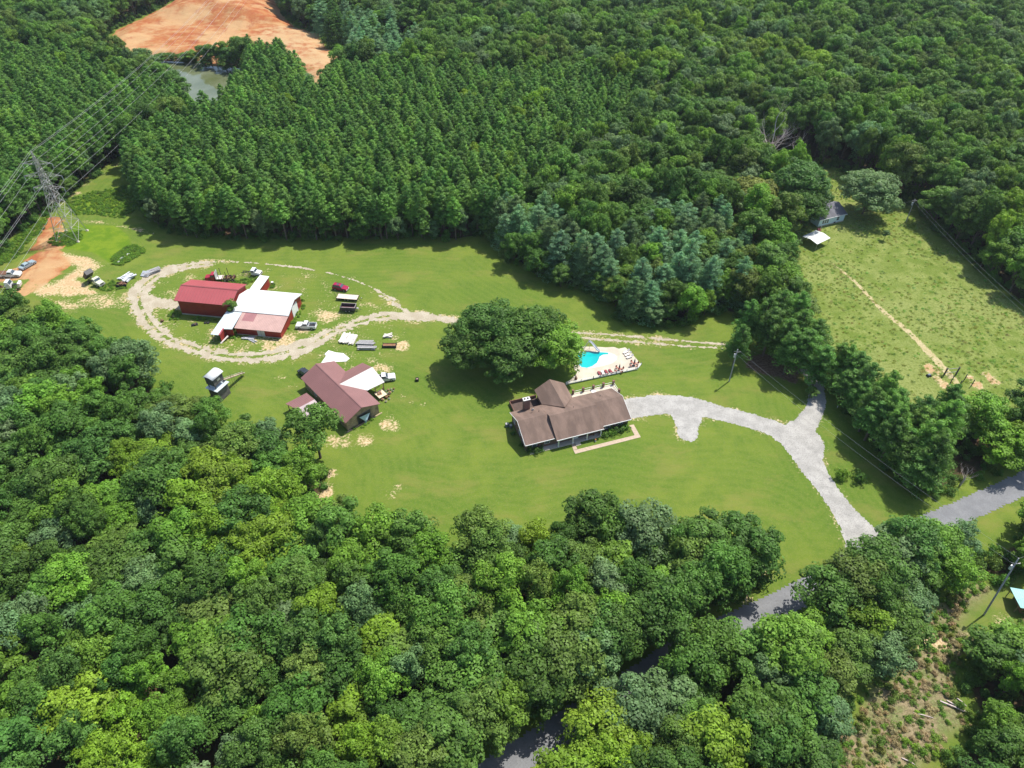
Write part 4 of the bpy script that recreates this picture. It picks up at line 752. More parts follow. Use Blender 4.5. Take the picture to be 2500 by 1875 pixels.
r = vehicle("sport_utility_vehicle", "small red SUV parked on the grass beyond the two trailers", "car", r6(268, 290), r6(412, 316))
car_body(r, CARR, 4.5, 1.8, 1.0, 1.1, .75, .25, 0, -1.95, -2.15, 1.72); wheels(r, (-1.35, 1.4), 1.8)
MB().box(-1.0, -.3, -.35, .35, 1.722, 1.74).build("sunroof", GLASS, r)
for s in (-1, 1): MB().box(-1.7, .1, s * .6 - .03, s * .6 + .03, 1.725, 1.78).build("roof_rack", DARK, r)
def pickup(label, rear, front, L=5.5):
    r = vehicle("pickup_truck", label, "pickup truck", rear, front, "white pickup trucks")
    car_body(r, CARW, L, 1.95, 1.08, 1.15, 1.05, .45, 0, -.55, -.75, 1.78, bed=-.75); wheels(r, (-L * .31, L * .31), 1.95, .38); return r
pickup("white pickup truck parked on the grass right of the white-roofed barn", r2(2020, 948), r2(1862, 942))
pickup("white pickup truck half under the white porch roof of the timber barn", r3(1705, 402), r3(1822, 388))
r = vehicle("sedan_car", "old silver-blue sedan at far left on the red dirt", "car", r5(285, 492), r5(410, 420)); car_body(r, CARS, 4.9, 1.8, .95, .98, .9, .2, 0, -1.1, -1.7, 1.4); wheels(r, (-1.5, 1.5), 1.8)
r = vehicle("flatbed_truck", "white pickup with bare flatbed parked beside the silver-blue sedan", "truck", r5(60, 575), r5(235, 570))
car_body(r, CARW, 5.6, 1.95, 1.1, 1.2, 1.2, .5, 0, -.5, -.6, 1.85, glass_side=True, bed=-.65); wheels(r, (-1.75, 1.75), 1.95, .38); MB().box(-3.6, -.7, -1.05, 1.05, 1.16, 1.28).build("flatbed", RUST, r)
r = vehicle("black_utility_vehicle", "black vehicle poking out behind the far corner of the brown roof", "car", r3(1075, 370), r3(1015, 330)); car_body(r, CARB, 3.4, 1.7, 1.1, 1.2, .7, .4, 0, -1.2, -1.35, 1.8); wheels(r, (-1.0, 1.05), 1.7)

def truck_cab(r, m, x0, hoodL=1.5, w=2.1, hz=1.75, cz=2.5, zb=.6):
    """conventional cab, cab back at x0, bonnet forward"""
    MB().side([(x0 + 1.25, zb), (x0 + 1.25, hz), (x0 + 1.25 + hoodL, hz - .22), (x0 + 1.3 + hoodL, zb)], -w / 2 + .15, w / 2 - .15).build("bonnet", m, r, .06)
    MB().box(x0 + 1.35, x0 + .9 + hoodL, -w / 2, -w / 2 + .3, zb + .1, hz - .45).box(x0 + 1.35, x0 + .9 + hoodL, w / 2 - .3, w / 2, zb + .1, hz - .45).build("mudguard", m, r, .05)
    MB().add([(x0, -w / 2, zb), (x0 + 1.3, -w / 2, zb), (x0 + 1.3, w / 2, zb), (x0, w / 2, zb), (x0, -w / 2, hz), (x0 + 1.3, -w / 2, hz), (x0 + 1.3, w / 2, hz), (x0, w / 2, hz), (x0, -w / 2 + .12, cz), (x0 + 1.0, -w / 2 + .12, cz), (x0 + 1.0, w / 2 - .12, cz), (x0, w / 2 - .12, cz)],
             [(3, 2, 1, 0), (0, 1, 5, 4), (1, 2, 6, 5), (2, 3, 7, 6), (3, 0, 4, 7), (4, 5, 9, 8), (5, 6, 10, 9), (6, 7, 11, 10), (7, 4, 8, 11), (8, 9, 10, 11)]).build("cab", m, r, .05)
    MB().add([(x0 + 1.29, -w / 2 + .15, hz + .05), (x0 + 1.29, w / 2 - .15, hz + .05), (x0 + 1.05, w / 2 - .25, cz - .08), (x0 + 1.05, -w / 2 + .25, cz - .08), (x0 + 1.32, -w / 2 + .15, hz + .05), (x0 + 1.32, w / 2 - .15, hz + .05), (x0 + 1.08, w / 2 - .25, cz - .08), (x0 + 1.08, -w / 2 + .25, cz - .08)],
             [(3, 2, 1, 0), (4, 5, 6, 7), (0, 1, 5, 4), (1, 2, 6, 5), (2, 3, 7, 6), (3, 0, 4, 7)]).build("windscreen", GLASS, r)
    for s in (-1, 1): MB().box(x0 + .15, x0 + .95, *sorted((s * (w / 2 - .04), s * (w / 2 + .012))), hz + .05, cz - .2).build("side_window", GLASS, r)
    MB().box(x0 + 1.27 + hoodL, x0 + 1.4 + hoodL, -w / 2 + .05, w / 2 - .05, zb - .1, zb + .2).build("bumper", STEEL, r)
    MB().box(x0 + 1.28 + hoodL, x0 + 1.34 + hoodL, -.5, .5, zb + .25, hz - .4).build("grille", DARK, r)
    for s in (-1, 1): MB().box(x0 + 1.28 + hoodL, x0 + 1.33 + hoodL, s * .75 - .12, s * .75 + .12, zb + .4, zb + .6).build("headlight", WHITE, r)
def chassis(r, x0, x1, m=RUST, z=.75):
    b = MB()
    for y in (-.42, .42): b.box(x0, x1, y - .06, y + .06, z, z + .22)
    for k in range(5): x = x0 + (x1 - x0) * (k + .5) / 5; b.box(x - .06, x + .06, -.36, .36, z + .03, z + .18)
    b.build("chassis", m, r)
r = vehicle("logging_truck", "red logging truck with empty stake bed parked behind the red barn", "truck", r2(1090, 330), r2(620, 345))
chassis(r, -4.2, 2.0); truck_cab(r, TRED, 1.6, 1.6); wheels(r, (-3.4, -2.3, 3.2), 2.3, .5, .3); wheels(r, (-1.2,), 2.3, .5, .3)
MB().box(1.2, 1.32, -1.1, 1.1, .95, 3.1).build("headboard", SHEET, r); MB().box(-.6, 1.1, -1.0, 1.0, .98, 1.1).build("deck", PLANKW, r)
for x in (-3.6, -1.9, -.4): MB().box(x - .1, x + .1, -1.15, 1.15, 1.0, 1.2).build("bunk", RUST, r)
for x in (-1.9, .3):
    for s in (-1, 1): MB().box(x - .06, x + .06, s * 1.1 - .06, s * 1.1 + .06, 1.2, 3.5).build("stake", DARK, r)
r = vehicle("stripped_truck", "stripped white truck cab with bare chassis beyond the white-roofed annex", "truck", r2(1140, 262), r2(1350, 278))
chassis(r, -3.0, 1.2, DARK); truck_cab(r, CARW, .2, 1.4, 2.0, 1.5, 2.2); wheels(r, (1.9,), 2.1, .42, .25)
MB().slab([(-.7, -.9, .9), (-.2, -.9, 1.6), (-.2, .9, 1.6), (-.7, .9, .9)], .05).build("loose_panel", WHITE, r)
r = vehicle("dump_truck", "cream dump truck with its black bed raised on the bare dirt", "truck", r5(1095, 625), r5(1260, 700))
chassis(r, -2.6, 1.2); truck_cab(r, CREAM, .5, 1.5, 2.1, 1.55, 2.3); wheels(r, (-1.7, 2.3), 2.2, .45, .3)
def tipped(r):
    M_ = Matrix.Translation((-2.5, 0, 1.05)) @ Matrix.Rotation(rad(-48), 4, 'Y'); b = MB()
    for args in ((0, 3.0, -1.15, 1.15, 0, .1), (0, 3.0, -1.15, -1.05, .1, 1.1), (0, 3.0, 1.05, 1.15, .1, 1.1), (2.9, 3.0, -1.05, 1.05, .1, 1.3), (0, .08, -1.05, 1.05, .1, 1.0)):
        q = MB().box(*args); b.add([M_ @ Vector(v) for v in q.v], q.f)
    bd = b.build("tipper_body", DARK, r); rb = MB()
    for k in range(5): x = .3 + k * .6; q = MB().box(x, x + .1, -1.2, -1.16, .05, 1.1).box(x, x + .1, 1.16, 1.2, .05, 1.1); rb.add([M_ @ Vector(v) for v in q.v], q.f)
    rb.build("rib", DARK, bd); sl = MB().slab([M_ @ Vector(v) for v in ((2.2, -1.15, 1.12), (3.1, -1.15, 1.32), (3.1, 1.15, 1.32), (2.2, 1.15, 1.12))], .06); sl.build("cab_guard", SHEET, bd)
    MB().tube([(-.4, 0, .9), (-.9, 0, 2.3)], .09).build("hoist", STEEL, r)
tipped(r)
r = vehicle("semi_tractor", "white semi tractor with its bonnet tilted open at the left edge", "truck", r5(-60, 745), r5(250, 722))
chassis(r, -4.5, 2.2, RUST, .8); wheels(r, (-3.6, -2.4, 2.9), 2.3, .5, .3)
MB().box(.3, 1.7, -1.1, 1.1, .8, 1.9).frust(.3, 1.7, -1.1, 1.1, 1.9, 2.8, .1, .35, .12).build("cab", CARW, r, .05)
MB().add([(1.71, -.95, 1.95), (1.71, .95, 1.95), (1.42, .88, 2.7), (1.42, -.88, 2.7), (1.68, -.95, 1.95), (1.68, .95, 1.95), (1.39, .88, 2.7), (1.39, -.88, 2.7)], [(0, 1, 2, 3), (7, 6, 5, 4), (0, 4, 5, 1), (1, 5, 6, 2), (2, 6, 7, 3), (3, 7, 4, 0)]).build("windscreen", GLASS, r)
MB().add([(3.2, -1.0, .7), (3.2, 1.0, .7), (4.1, 1.0, .9), (4.1, -1.0, .9), (3.7, -.85, 2.2), (3.7, .85, 2.2), (4.35, .8, 2.0), (4.35, -.8, 2.0)], [(0, 3, 2, 1), (4, 5, 6, 7), (3, 7, 6, 2), (0, 4, 7, 3), (1, 2, 6, 5)]).build("tilted_bonnet", CARW, r, .06)
MB().box(1.9, 3.0, -.4, .4, .9, 1.6).build("engine", DARK, r); MB().tube([(.2, .95, .8), (.2, .95, 3.2)], .07).build("exhaust", STEEL, r)
# trailers
r = vehicle("flatbed_trailer", "flatbed trailer with pale deck and raised ramps parked below the red SUV", "trailer", r6(270, 440), r6(640, 470))
MB().box(-3.0, 3.0, -1.1, 1.1, .72, .8).build("deck", mat("pale_trailer_deck", (.62, .52, .42), .8, var=.1, scale=1.2, dirt=(.35, .28, .22), dirt_amt=.4), r)
MB().box(-3.05, 3.05, -1.16, -1.1, .6, .84).box(-3.05, 3.05, 1.1, 1.16, .6, .84).box(-3.05, -3.0, -1.1, 1.1, .6, .82).box(3.0, 3.05, -1.1, 1.1, .6, .9).build("frame", DARK, r)
MB().beam((3.05, -.7, .62), (4.3, 0, .55), .06).beam((3.05, .7, .62), (4.3, 0, .55), .06).build("tongue", DARK, r); MB().ball((4.0, 0, .75), .15).build("jack", STEEL, r)
wheels(r, (-.6, .3), 2.0, .33)
for y in (-.7, .7):
    q = MB(); [q.beam((-3.05, y - .25, .7), (-3.5, y - .25, 2.2), .035), q.beam((-3.05, y + .25, .7), (-3.5, y + .25, 2.2), .035)]
    for k in range(5): q.beam((-3.1 - k * .09, y - .25, .9 + k * .3), (-3.1 - k * .09, y + .25, .9 + k * .3), .03)
    q.build("ramp", DARK, r)
r = vehicle("dump_trailer", "black dump trailer with open high-sided bed beside the flatbed trailer", "trailer", r6(350, 628), r6(585, 640))
MB().box(-2.1, 2.1, -1.05, 1.05, .6, .72).box(-2.1, 2.1, -1.05, -.97, .72, 1.65).box(-2.1, 2.1, .97, 1.05, .72, 1.65).box(-2.1, -2.02, -.97, .97, .72, 1.55).box(2.02, 2.1, -.97, .97, .72, 1.65).build("bed", mat("black_trailer_steel", (.05, .045, .055), .5), r)
MB().box(-2.12, 2.12, -1.08, -.94, 1.65, 1.72).box(-2.12, 2.12, .94, 1.08, 1.65, 1.72).box(2.0, 2.13, -.94, .94, 1.65, 1.72).build("rim_rail", mat("grey_wood_rail", (.35, .3, .3)), r)
MB().box(-2.0, 2.0, -.95, .95, .721, .74).build("bed_floor", mat("maroon_floor", (.16, .06, .06), .8), r)
MB().beam((2.1, -.7, .55), (3.6, 0, .5), .06).beam((2.1, .7, .55), (3.6, 0, .5), .06).build("tongue", DARK, r); MB().box(2.3, 2.8, -.25, .25, .6, .95).build("toolbox", STEEL, r)
wheels(r, (-.5, .45), 2.1, .38); MB().box(-1.0, .95, -1.2, -1.06, .76, .82).box(-1.0, .95, 1.06, 1.2, .76, .82).build("mudguard", DARK, r)
# ------------------------------------------------------------------ yard clutter
def pile(name, label, cat, f, a, b, n, Lg, w, h, m, seed, jit=.12, boards=True, n_lay=3):
    rg = random.Random(seed); A = G(f(*a)); B = G(f(*b)); c = (A + B) / 2; r = thing(name, label, cat, (c.x, c.y, 0), head(A, B)); per = max(1, n // n_lay)
    for k in range(n):
        lay = k // per; y = (k % per - per / 2 + .5) * (w / per) + rg.uniform(-.05, .05); z = .08 + lay * h / n_lay + rg.uniform(0, .03); t = rg.uniform(-jit, jit); l = Lg * rg.uniform(.75, 1.05); x = rg.uniform(-.3, .3)
        q = MB().box(-l / 2, l / 2, -w / per * .36, w / per * .36, 0, h / n_lay * .8); M_ = Matrix.Translation((x, y, z)) @ Matrix.Rotation(t, 4, 'Z') @ Matrix.Rotation(rg.uniform(-.03, .03), 4, 'Y')
        MB().add([M_ @ Vector(v) for v in q.v], q.f).build("board", m, r)
    return r
pile("timber_pile", "large heap of sun-bleached white planks on the grass by the gravel track", "lumber pile", r6, (400, 1190), (520, 1010), 30, 4.2, 4.2, .55, PLANKW, 1, .16)
pile("beam_stack", "upper stack of long grey beams right of the white plank heap", "lumber pile", r6, (590, 1170), (860, 1175), 12, 4.6, 1.7, .7, PLANKG, 2, .03)
pile("beam_stack", "lower stack of long grey beams nearest the concrete pad", "lumber pile", r6, (590, 1245), (900, 1250), 10, 4.9, 1.2, .55, PLANKG, 3, .05)
pile("timber_heap", "small heap of bleached logs on the pallet above the planter box", "lumber pile", r6, (1020, 1050), (1150, 1050), 7, 2.4, 1.4, .4, PLANKW, 4, .5, n_lay=2)
pile("scrap_board_heap", "jumbled white boards near the rusty machine left of the gravel loop", "lumber pile", r5, (1500, 640), (1640, 560), 20, 4.0, 3.0, .7, mat("white_scrap", (.6, .62, .64), .6, var=.2), 5, .5)
pile("steel_beam_heap", "dark grey fence posts heaped beside a metal sheet left of the gravel loop", "scrap pile", r5, (1790, 560), (1960, 500), 16, 5.0, 2.3, .6, PLANKG, 6, .2)
p = G(r5(1795, 565)); t = tag(MB().slab([(-1.3, -.9, .25), (1.2, -.9, .25), (1.2, .9, .95), (-1.3, .9, .95)], .08).build("metal_sheet", SHEET), "tilted grey metal sheet at the left end of the fence post heap", "metal sheet"); t.location = (p.x, p.y, 0); t.rotation_euler = (0, 0, -.2)
pile("roofing_sheet_stack", "loose white roofing sheets lying in front of the pink lean-to", "roofing sheets", r2, (1120, 1085), (1280, 1090), 5, 3.4, 1.2, .2, SHEET, 7, .1, n_lay=2)
pile("fallen_roofing_sheets", "two grey roofing strips slanting right beside the white sheets", "roofing sheets", r2, (1200, 1100), (1310, 1135), 3, 2.8, .9, .15, SHEET, 8, .2, n_lay=1)
p = G(r2(890, 1120)); t = tag(MB().slab([(-1.3, -.25, .1), (1.3, -.25, 1.0), (1.3, .25, 1.0), (-1.3, .25, .1)], .08).build("leaning_board", PLANKW), "white board leaning by the open end of the side lean-to", "board"); t.location = (p.x, p.y, 0); t.rotation_euler = (0, 0, .9)
def rusty():
    p = G(r5(1500, 690)); r = thing("rusty_machine", "rusty brown farm machine below the white scrap boards", "machinery", p, .2)
    MB().box(-1.3, 1.3, -.3, .3, .35, .55).box(-.5, .4, -.7, .7, .55, 1.0).build("frame", RUST, r)
    for x in (-1.1, 1.0):
        for y in (-.7, .7): MB().tube([(x, y - .12, .45), (x, y + .12, .45)], .45, 12).build("wheel", TYRE, r)
    MB().tube([(-.2, 0, 1), (-.1, 0, 1.5)], .15).tube([(.7, -.5, .5), (.8, .5, .9)], .12).build("gearbox", RUST, r)
    for i, (px, l) in enumerate((((85, 870), "rust brown hay rake part on the grass left of the red barn"),)):
        q = G(r2(*px)); s = thing("rusty_implement", l, "machinery", q, .5); MB().box(-.5, .5, -.15, .15, .1, .35).build("frame", RUST, s); MB().tube([(0, -.4, .35), (0, .4, .35)], .3, 10).build("drum", RUST, s)
    q = G(r2(500, 915)); s = thing("black_scrap", "dark flat scrap lying in the shade of the red barn", "scrap", q, .4); MB().frust(-.9, .9, -.5, .5, 0, .4, .3, .1, .15).build("panel", DARK, s); MB().tube([(.2, -.5, .4), (.5, .5, .5)], .1).build("pipe", RUST, s)
    q = G(r2(640, 890)); s = thing("tyre_pair", "worn tyres lying in the shade of the red barn wall", "tyres", q, 0); 
    for x in (0, .8): MB().tube([(x, 0, 0), (x, 0, .25)], .38, 12).build("tyre", TYRE, s)
    q = G(r2(1505, 390)); s = thing("metal_drum", "small white-topped drum in weeds right of the annex", "drum", q); MB().tube([(0, 0, 0), (0, 0, .8)], .35, 12).build("side", SHEET, s); MB().tube([(0, 0, .8), (0, 0, .84)], .37, 12).build("lid", WHITE, s)
rusty()
def planter():
    p = G(r6(1115, 1210)); r = thing("planter_box", "dark raised planter box with green plants on the tan patch", "planter", p, head(G(r6(1005, 1225)), G(r6(1225, 1225))))
    MB().box(-1.75, 1.75, -.6, -.52, 0, .7).box(-1.75, 1.75, .52, .6, 0, .7).box(-1.75, -1.67, -.52, .52, 0, .7).box(1.67, 1.75, -.52, .52, 0, .7).build("side_board", DARK, r)
    MB().box(-1.67, 1.67, -.52, .52, .3, .58).build("soil", mat("reddish_soil", (.24, .12, .06), .95), r)
    for x in (-1.75, 1.75):
        for y in (-.6, .6): MB().box(x - .07, x + .07, y - .07, y + .07, 0, 1.0).build("post", DARK, r)
    q = G(r3(2060, 402)); r = thing("fire_barrel", "small square black fire pit alone on the lawn between barn and house", "fire pit", q, .1)
    MB().box(-.4, .4, -.4, -.34, 0, .7).box(-.4, .4, .34, .4, 0, .7).box(-.4, -.34, -.34, .34, 0, .7).box(.34, .4, -.34, .34, 0, .7).build("case", DARK, r); MB().frust(-.33, .33, -.33, .33, .1, .6, .15, .15, .15).build("ash", mat("pinkish_ash", (.4, .25, .22)), r)
    q = LBR(5.0, -12.4); r = thing("work_table", "tan board workbench loaded with firewood beside the white porch roof", "table", q, BA)
    MB().box(-1.2, 1.2, -1.3, .9, .78, .86).build("tabletop", SAND_, r)
    for x in (-1.1, 1.1):
        for y in (-1.2, .8): MB().box(x - .05, x + .05, y - .05, y + .05, 0, .78).build("leg", WOOD, r)
    w = tag(MB().frust(-.5, .6, -.5, .5, .0, .4, .2, .25, .2).tube([(-.5, -.2, .35), (.5, .3, .5)], .1).tube([(-.4, .3, .4), (.4, -.35, .55)], .09).build("firewood_heap", mat("split_wood", (.42, .25, .15))), "reddish firewood heaped on the tan workbench", "firewood"); w.location = q + Vector((-.1, .1, .865)); w.rotation_euler = (0, 0, .4)
    rg = random.Random(4); k = 0
    for px in [(1755, 478), (1775, 500), (1800, 492), (1825, 485), (1850, 480), (1790, 525), (1815, 520), (1760, 540), (1785, 560), (1808, 572), (1750, 580), (1780, 595), (1805, 545), (1840, 500)]:
        q = G(r3(*px)); s = rg.uniform(.22, .42); big = s > .36
        r = thing("flower_pot", ["rust brown", "grey", "wooden", "pale concrete"][k % 4] + " pot, " + ["nearest the workbench", "second from the workbench", "top middle", "top right", "farthest right", "middle", "middle right", "left under the bench corner", "lower left", "lowest right", "left bottom", "bottom", "inner right", "outer right"][k] + " of the pots right of the timber barn", "flower pot", q, 0, "pots right of the timber barn")
        MB().tube([(0, 0, 0), (0, 0, s * 1.3)], [s * .7, s], 10).build("pot", [RUST, PLANKG, WOOD, CONC][k % 4], r); MB().ball((0, 0, s * 1.35), s * .8, 7, 5, (1, 1, .7)).build("soil", [mat("reddish_soil", (.24, .12, .06)), mat("pot_plant", (.10, .14, .05), .8)][k % 2], r); k += 1
    P_ = [GH(178 + 0, 0)]
    q0, q1 = G(r5(1450, 405)), G(r5(1560, 320)); r = thing("white_rubble", "heap of broken white concrete in the grassy ditch", "rubble", (q0 + q1) / 2, head(q0, q1)); rg = random.Random(8)
    for k in range(16): x, y = rg.uniform(-2.6, 2.6), rg.uniform(-.5, .5); s = rg.uniform(.25, .5); MB().frust(x - s, x + s, y - s * .7, y + s * .7, 0, s * .9, s * .3, s * .4, s * .25).build("chunk", CONCW, r)
planter()
def field_gate():
    # timber H-frame and loose posts standing in the hay field
    a, b = G(r8(765, 420)), G(r8(985, 400)); r = thing("timber_gate_frame", "two thick wooden posts joined by a rail at the end of the field path", "gate", a, head(a, b)); L = (b - a).length
    for x in (0, L): MB().box(x - .14, x + .14, -.14, .14, 0, 2.5).build("post", WOODG, r)
    MB().box(.1, L - .1, -.04, .04, 2.1, 2.2).box(.1, L - .1, -.04, .04, .9, .97).build("rail", PLANKG, r)
    for k, px in enumerate([(880, 565), (1125, 515), (1030, 628), (1258, 612)]):
        q = G(r8(*px)); t = thing("wooden_post", ["thin upright post just below the timber gate frame", "thin upright post right of the timber gate frame", "thin upright post lowest of the four in the field", "thin upright post nearest the round dirt patch"][k], "post", q, .2, "upright posts by the field gate")
        MB().box(-.08, .08, -.08, .08, 0, 2.2).build("shaft", WOODG, t)
    q = G(r8(495, 430)); t = thing("small_implement", "small dark blue machine beside the pale dirt in the hay field", "machinery", q, .3)
    MB().frust(-.5, .5, -.35, .35, .2, .6, .1, .2, .1).build("body", mat("navy_metal", (.06, .09, .14), .4), t)
    for x in (-.4, .4):
        for y in (-.35, .35): MB().tube([(x, y - .07, .2), (x, y + .07, .2)], .2, 8).build("wheel", TYRE, t)
    MB().tube([(.3, 0, .5), (.7, 0, .95)], .04).build("handle", STEEL, t)
    for k, (a, b, rr) in enumerate([((1460, 1260), (1640, 1340), .16), ((1500, 1255), (1660, 1350), .13), ((1300, 1330), (1420, 1360), .1), ((1560, 1240), (1620, 1290), .1), ((1230, 1600), (1310, 1640), .1)]):
        A, B = G(rE(*a)), G(rE(*b)); t = tag(MB().tube([(0, 0, rr), ((B - A).x * .5, (B - A).y * .5, rr * 1.5 + .1), ((B - A).x, (B - A).y, rr)], [rr, rr * .85, rr * .5], 7).build("fallen_log", DEADW), ["thick fallen log lying in the scrub, upper left of a parallel pair", "long fallen log lying just below the thick one in the scrub", "slim bleached branch on the bare scrub left of the logs", "short log in the shade right of the parallel logs", "slim fallen branch near the bottom edge of the scrub"][k], "log"); t.location = A
    q = G(rR(950, 1040)); t = thing("white_yard_sign", "small white marker beside the driveway under the dark pines", "sign", q, 1.2); MB().box(-.2, .2, -.02, .02, .35, .7).build("board", WHITE, t); MB().box(-.02, .02, -.02, .02, 0, .35).build("stake", STEEL, t)
field_gate()

# ------------------------------------------------------------------ pylon, poles and wires
def pylon():
    b = G((176, 577)); zt = 28.5; far = GH(500, 0, 16); d = Vector((far.x - b.x, far.y - b.y, 0)).normalized(); rz = math.atan2(d.y, d.x)
    r = thing("transmission_pylon", "tall grey steel lattice pylon at the left edge above the dirt yard", "pylon", (b.x, b.y, 0), rz)  # x along the line
    def hw(z): return 3.4 + (1.0 - 3.4) * z / 17 if z < 17 else 1.0 + (.12 - 1.0) * (z - 17) / 11.5
    lv = [0, 4.5, 8.3, 11.5, 14.3, 17, 19, 21, 23, 25, 26.8, 28.5]; body = MB(); T = .07
    for sx in (-1, 1):
        for sy in (-1, 1):
            MB().tube([(sx * hw(z), sy * hw(z), z) for z in (0, 17, 28.5)], [.13, .1, .06], 4).build("leg", STEEL, r)
            MB().frust(sx * 3.4 - .4, sx * 3.4 + .4, sy * 3.4 - .4, sy * 3.4 + .4, 0, .35, .15, .15, .15).build("footing", CONC, r)
    for i in range(len(lv) - 1):
        z0, z1 = lv[i], lv[i + 1]; a, c = hw(z0), hw(z1)
        for s in (-1, 1):
            body.beam((s * a, -a, z0), (s * c, c, z1), T).beam((s * a, a, z0), (s * c, -c, z1), T).beam((-a, s * a, z0), (c, s * c, z1), T).beam((a, s * a, z0), (-c, s * c, z1), T)
            if i: body.beam((s * a, -a, z0), (s * a, a, z0), T).beam((-a, s * a, z0), (a, s * a, z0), T)
    body.build("bracing", STEEL, r)
    arms = [(24.5, 4.4), (20.6, 5.6), (16.8, 4.6)]
    for z, w in arms:
        for s in (-1, 1):
            q = MB(); h = hw(z)
            for k in (-1, 1): q.beam((k * h, s * h, z), (0, s * w, z + .1), .06).beam((k * hw(z + 1.3), s * hw(z + 1.3), z + 1.3), (0, s * w, z + .12), .06)
            for f in (.33, .66): q.beam((-h * (1 - f), s * (h + (w - h) * f), z), (h * (1 - f), s * (h + (w - h) * f), z), .05).beam((0, s * (h + (w - h) * f), z), (0, s * (h + (w - h) * f), z + 1.3 * (1 - f)), .05)
            am = q.build("crossarm", STEEL, r); MB().tube([(0, s * w, z), (0, s * w, z - 1.4)], .1, 6).build("insulator", mat("glass_insulator", (.3, .34, .36), .2), am)
    WM = mat("aluminium_cable", (.42, .42, .42), .4, .2, var=.05); sides = {1: "left", -1: "right"}; q = Vector((-d.y, d.x, 0))
    def span(z, w, label):
        L1, L2 = 330., 150.; pts = []
        for k in range(25):
            t = -L2 + (L1 + L2) * k / 24; sag = 9.0 * 4 * (t / L1) * (1 - t / L1) if t > 0 else 11.0 * 4 * (-t / 300.) * (1 + t / 300.)
            rise = .03 * t if t > 0 else 0; p = b + d * t + q * w; pts.append(Vector((p.x, p.y, z - sag + rise)))
        pts.append(Vector((*(b + q * w)[:2], z))); pts.sort(key=lambda v: (v - b).dot(d))
        o = pts[0]; t = tag(MB().tube([v - o for v in pts], .024, 5).build("power_line", WM), label, "cable", "high voltage cables of the pylon"); t.location = o
    for (z, w), nm in zip(arms, ("top", "middle", "bottom")):
        for s in (-1, 1): span(z - 1.4, s * w, f"high voltage cable on the {nm} {sides[s]} arm of the lattice pylon")
    for s in (-1, 1): span(28.4, s * .35, f"thin earth cable at the {sides[s]} of the pylon's peak")
pylon()
def pole(base, top, h, label, lean=True, tf=True):
    b = G(base); t = G(top, h); v = Vector((t.x - b.x, t.y - b.y, h)); r = thing("utility_pole", label, "utility pole", b)
    MB().tube([(0, 0, 0), v], [.17, .11], 8).build("pole", PLANKG, r)
    k = v * .9
    if tf:
        tr = MB().tube([k + Vector((-.35, -.1, -1.3)), k + Vector((-.35, -.1, -.3))], .24, 10).build("transformer", SHEET, r); MB().tube([k + Vector((-.35, -.1, -.3)), k + Vector((-.35, -.1, -.05))], .05).build("bushing", DARK, tr)
    MB().beam(k + Vector((-.7, .1, .3)), k + Vector((.7, -.1, .3)), .06).build("crossarm", PLANKG, r)
    MB().tube([k + Vector((.1, 0, .1)), k + Vector((.9, .1, .25)), k + Vector((1.0, .1, .1))], .04).build("lamp_bracket", STEEL, r)
    return b + v
TA = pole((1780, 931), (1801, 853), 10.3, "wooden utility pole with white transformer on the lawn by the driveway pines")
TB = pole((2212, 541), (2234, 486), 8.2, "wooden utility pole with transformer right of the pale blue house")
TC = pole((2402, 1501), (2487, 1363), 14.5, "tall wooden utility pole with transformer near the lower right edge")
def wire(a, b, sag, label, r=.014):
    pts = [a.lerp(b, k / 12) - Vector((0, 0, sag * 4 * (k / 12) * (1 - k / 12))) - a for k in range(13)]
    t = tag(MB().tube(pts, r, 4).build("service_wire", mat("aluminium_cable", (.42, .42, .42))), label, "wire"); t.location = a
wire(TA, TC, 1.2, "upper wire from the driveway pole to the lower right pole"); wire(TA - Vector((.2, .3, 1.2)), TC - Vector((.3, .3, 1.4)), 1.6, "lower wire from the driveway pole to the lower right pole")
wire(TB, G((2560, 800), 7), 1.0, "upper wire running down the field edge from the pole near the blue house"); wire(TB - Vector((0, .2, .9)), G((2560, 815), 6.2), 1.2, "lower wire running down the field edge from the pole near the blue house")
wire(TB - Vector((.1, 0, .5)), G(r7(1345, 1120), 3.6), .6, "service wire from the pole to the pale blue house"); wire(TC, TC + Vector((30, 10, 0)), .8, "wire leaving the lower right pole towards the right edge")
# ------------------------------------------------------------------ trees: foliage built from leaf-sized faces
rs = np.random.RandomState(77)
def unit(n, zmin=-1.):
    z = rs.uniform(zmin, 1, n); a = rs.uniform(0, 2 * np.pi, n); s = np.sqrt(1 - z * z); return np.stack([s * np.cos(a), s * np.sin(a), z], 1)
def cloud(cl, per, leaf, asp=.75, up=.35, rnd=.7, zmin=-.5, along=None):
    """cl: clump rows (x,y,z, rx,ry,rz, tone); returns quads (N,4,3), tone"""
    n = len(cl); i = np.repeat(np.arange(n), per); c = cl[i]; d = unit(len(i), zmin); rr = rs.uniform(.55, 1.05, len(i))[:, None] ** .6
    P = c[:, :3] + d * c[:, 3:6] * rr
    nm = d + np.array([0, 0, up]) + rs.normal(0, rnd * .6, d.shape); nm /= np.linalg.norm(nm, axis=1)[:, None]
    if along is not None: t = d * .8 + np.array([0, 0, .55]) + rs.normal(0, .35, d.shape)
    else: t = rs.normal(0, 1, d.shape)
    t -= (t * nm).sum(1)[:, None] * nm; t /= np.linalg.norm(t, axis=1)[:, None] + 1e-9; b = np.cross(nm, t)
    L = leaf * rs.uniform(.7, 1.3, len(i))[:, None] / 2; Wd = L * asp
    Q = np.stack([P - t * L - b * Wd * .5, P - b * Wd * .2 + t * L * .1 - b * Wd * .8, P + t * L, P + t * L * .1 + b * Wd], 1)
    return Q, c[:, 6] * rs.uniform(.72, 1.28, len(i))
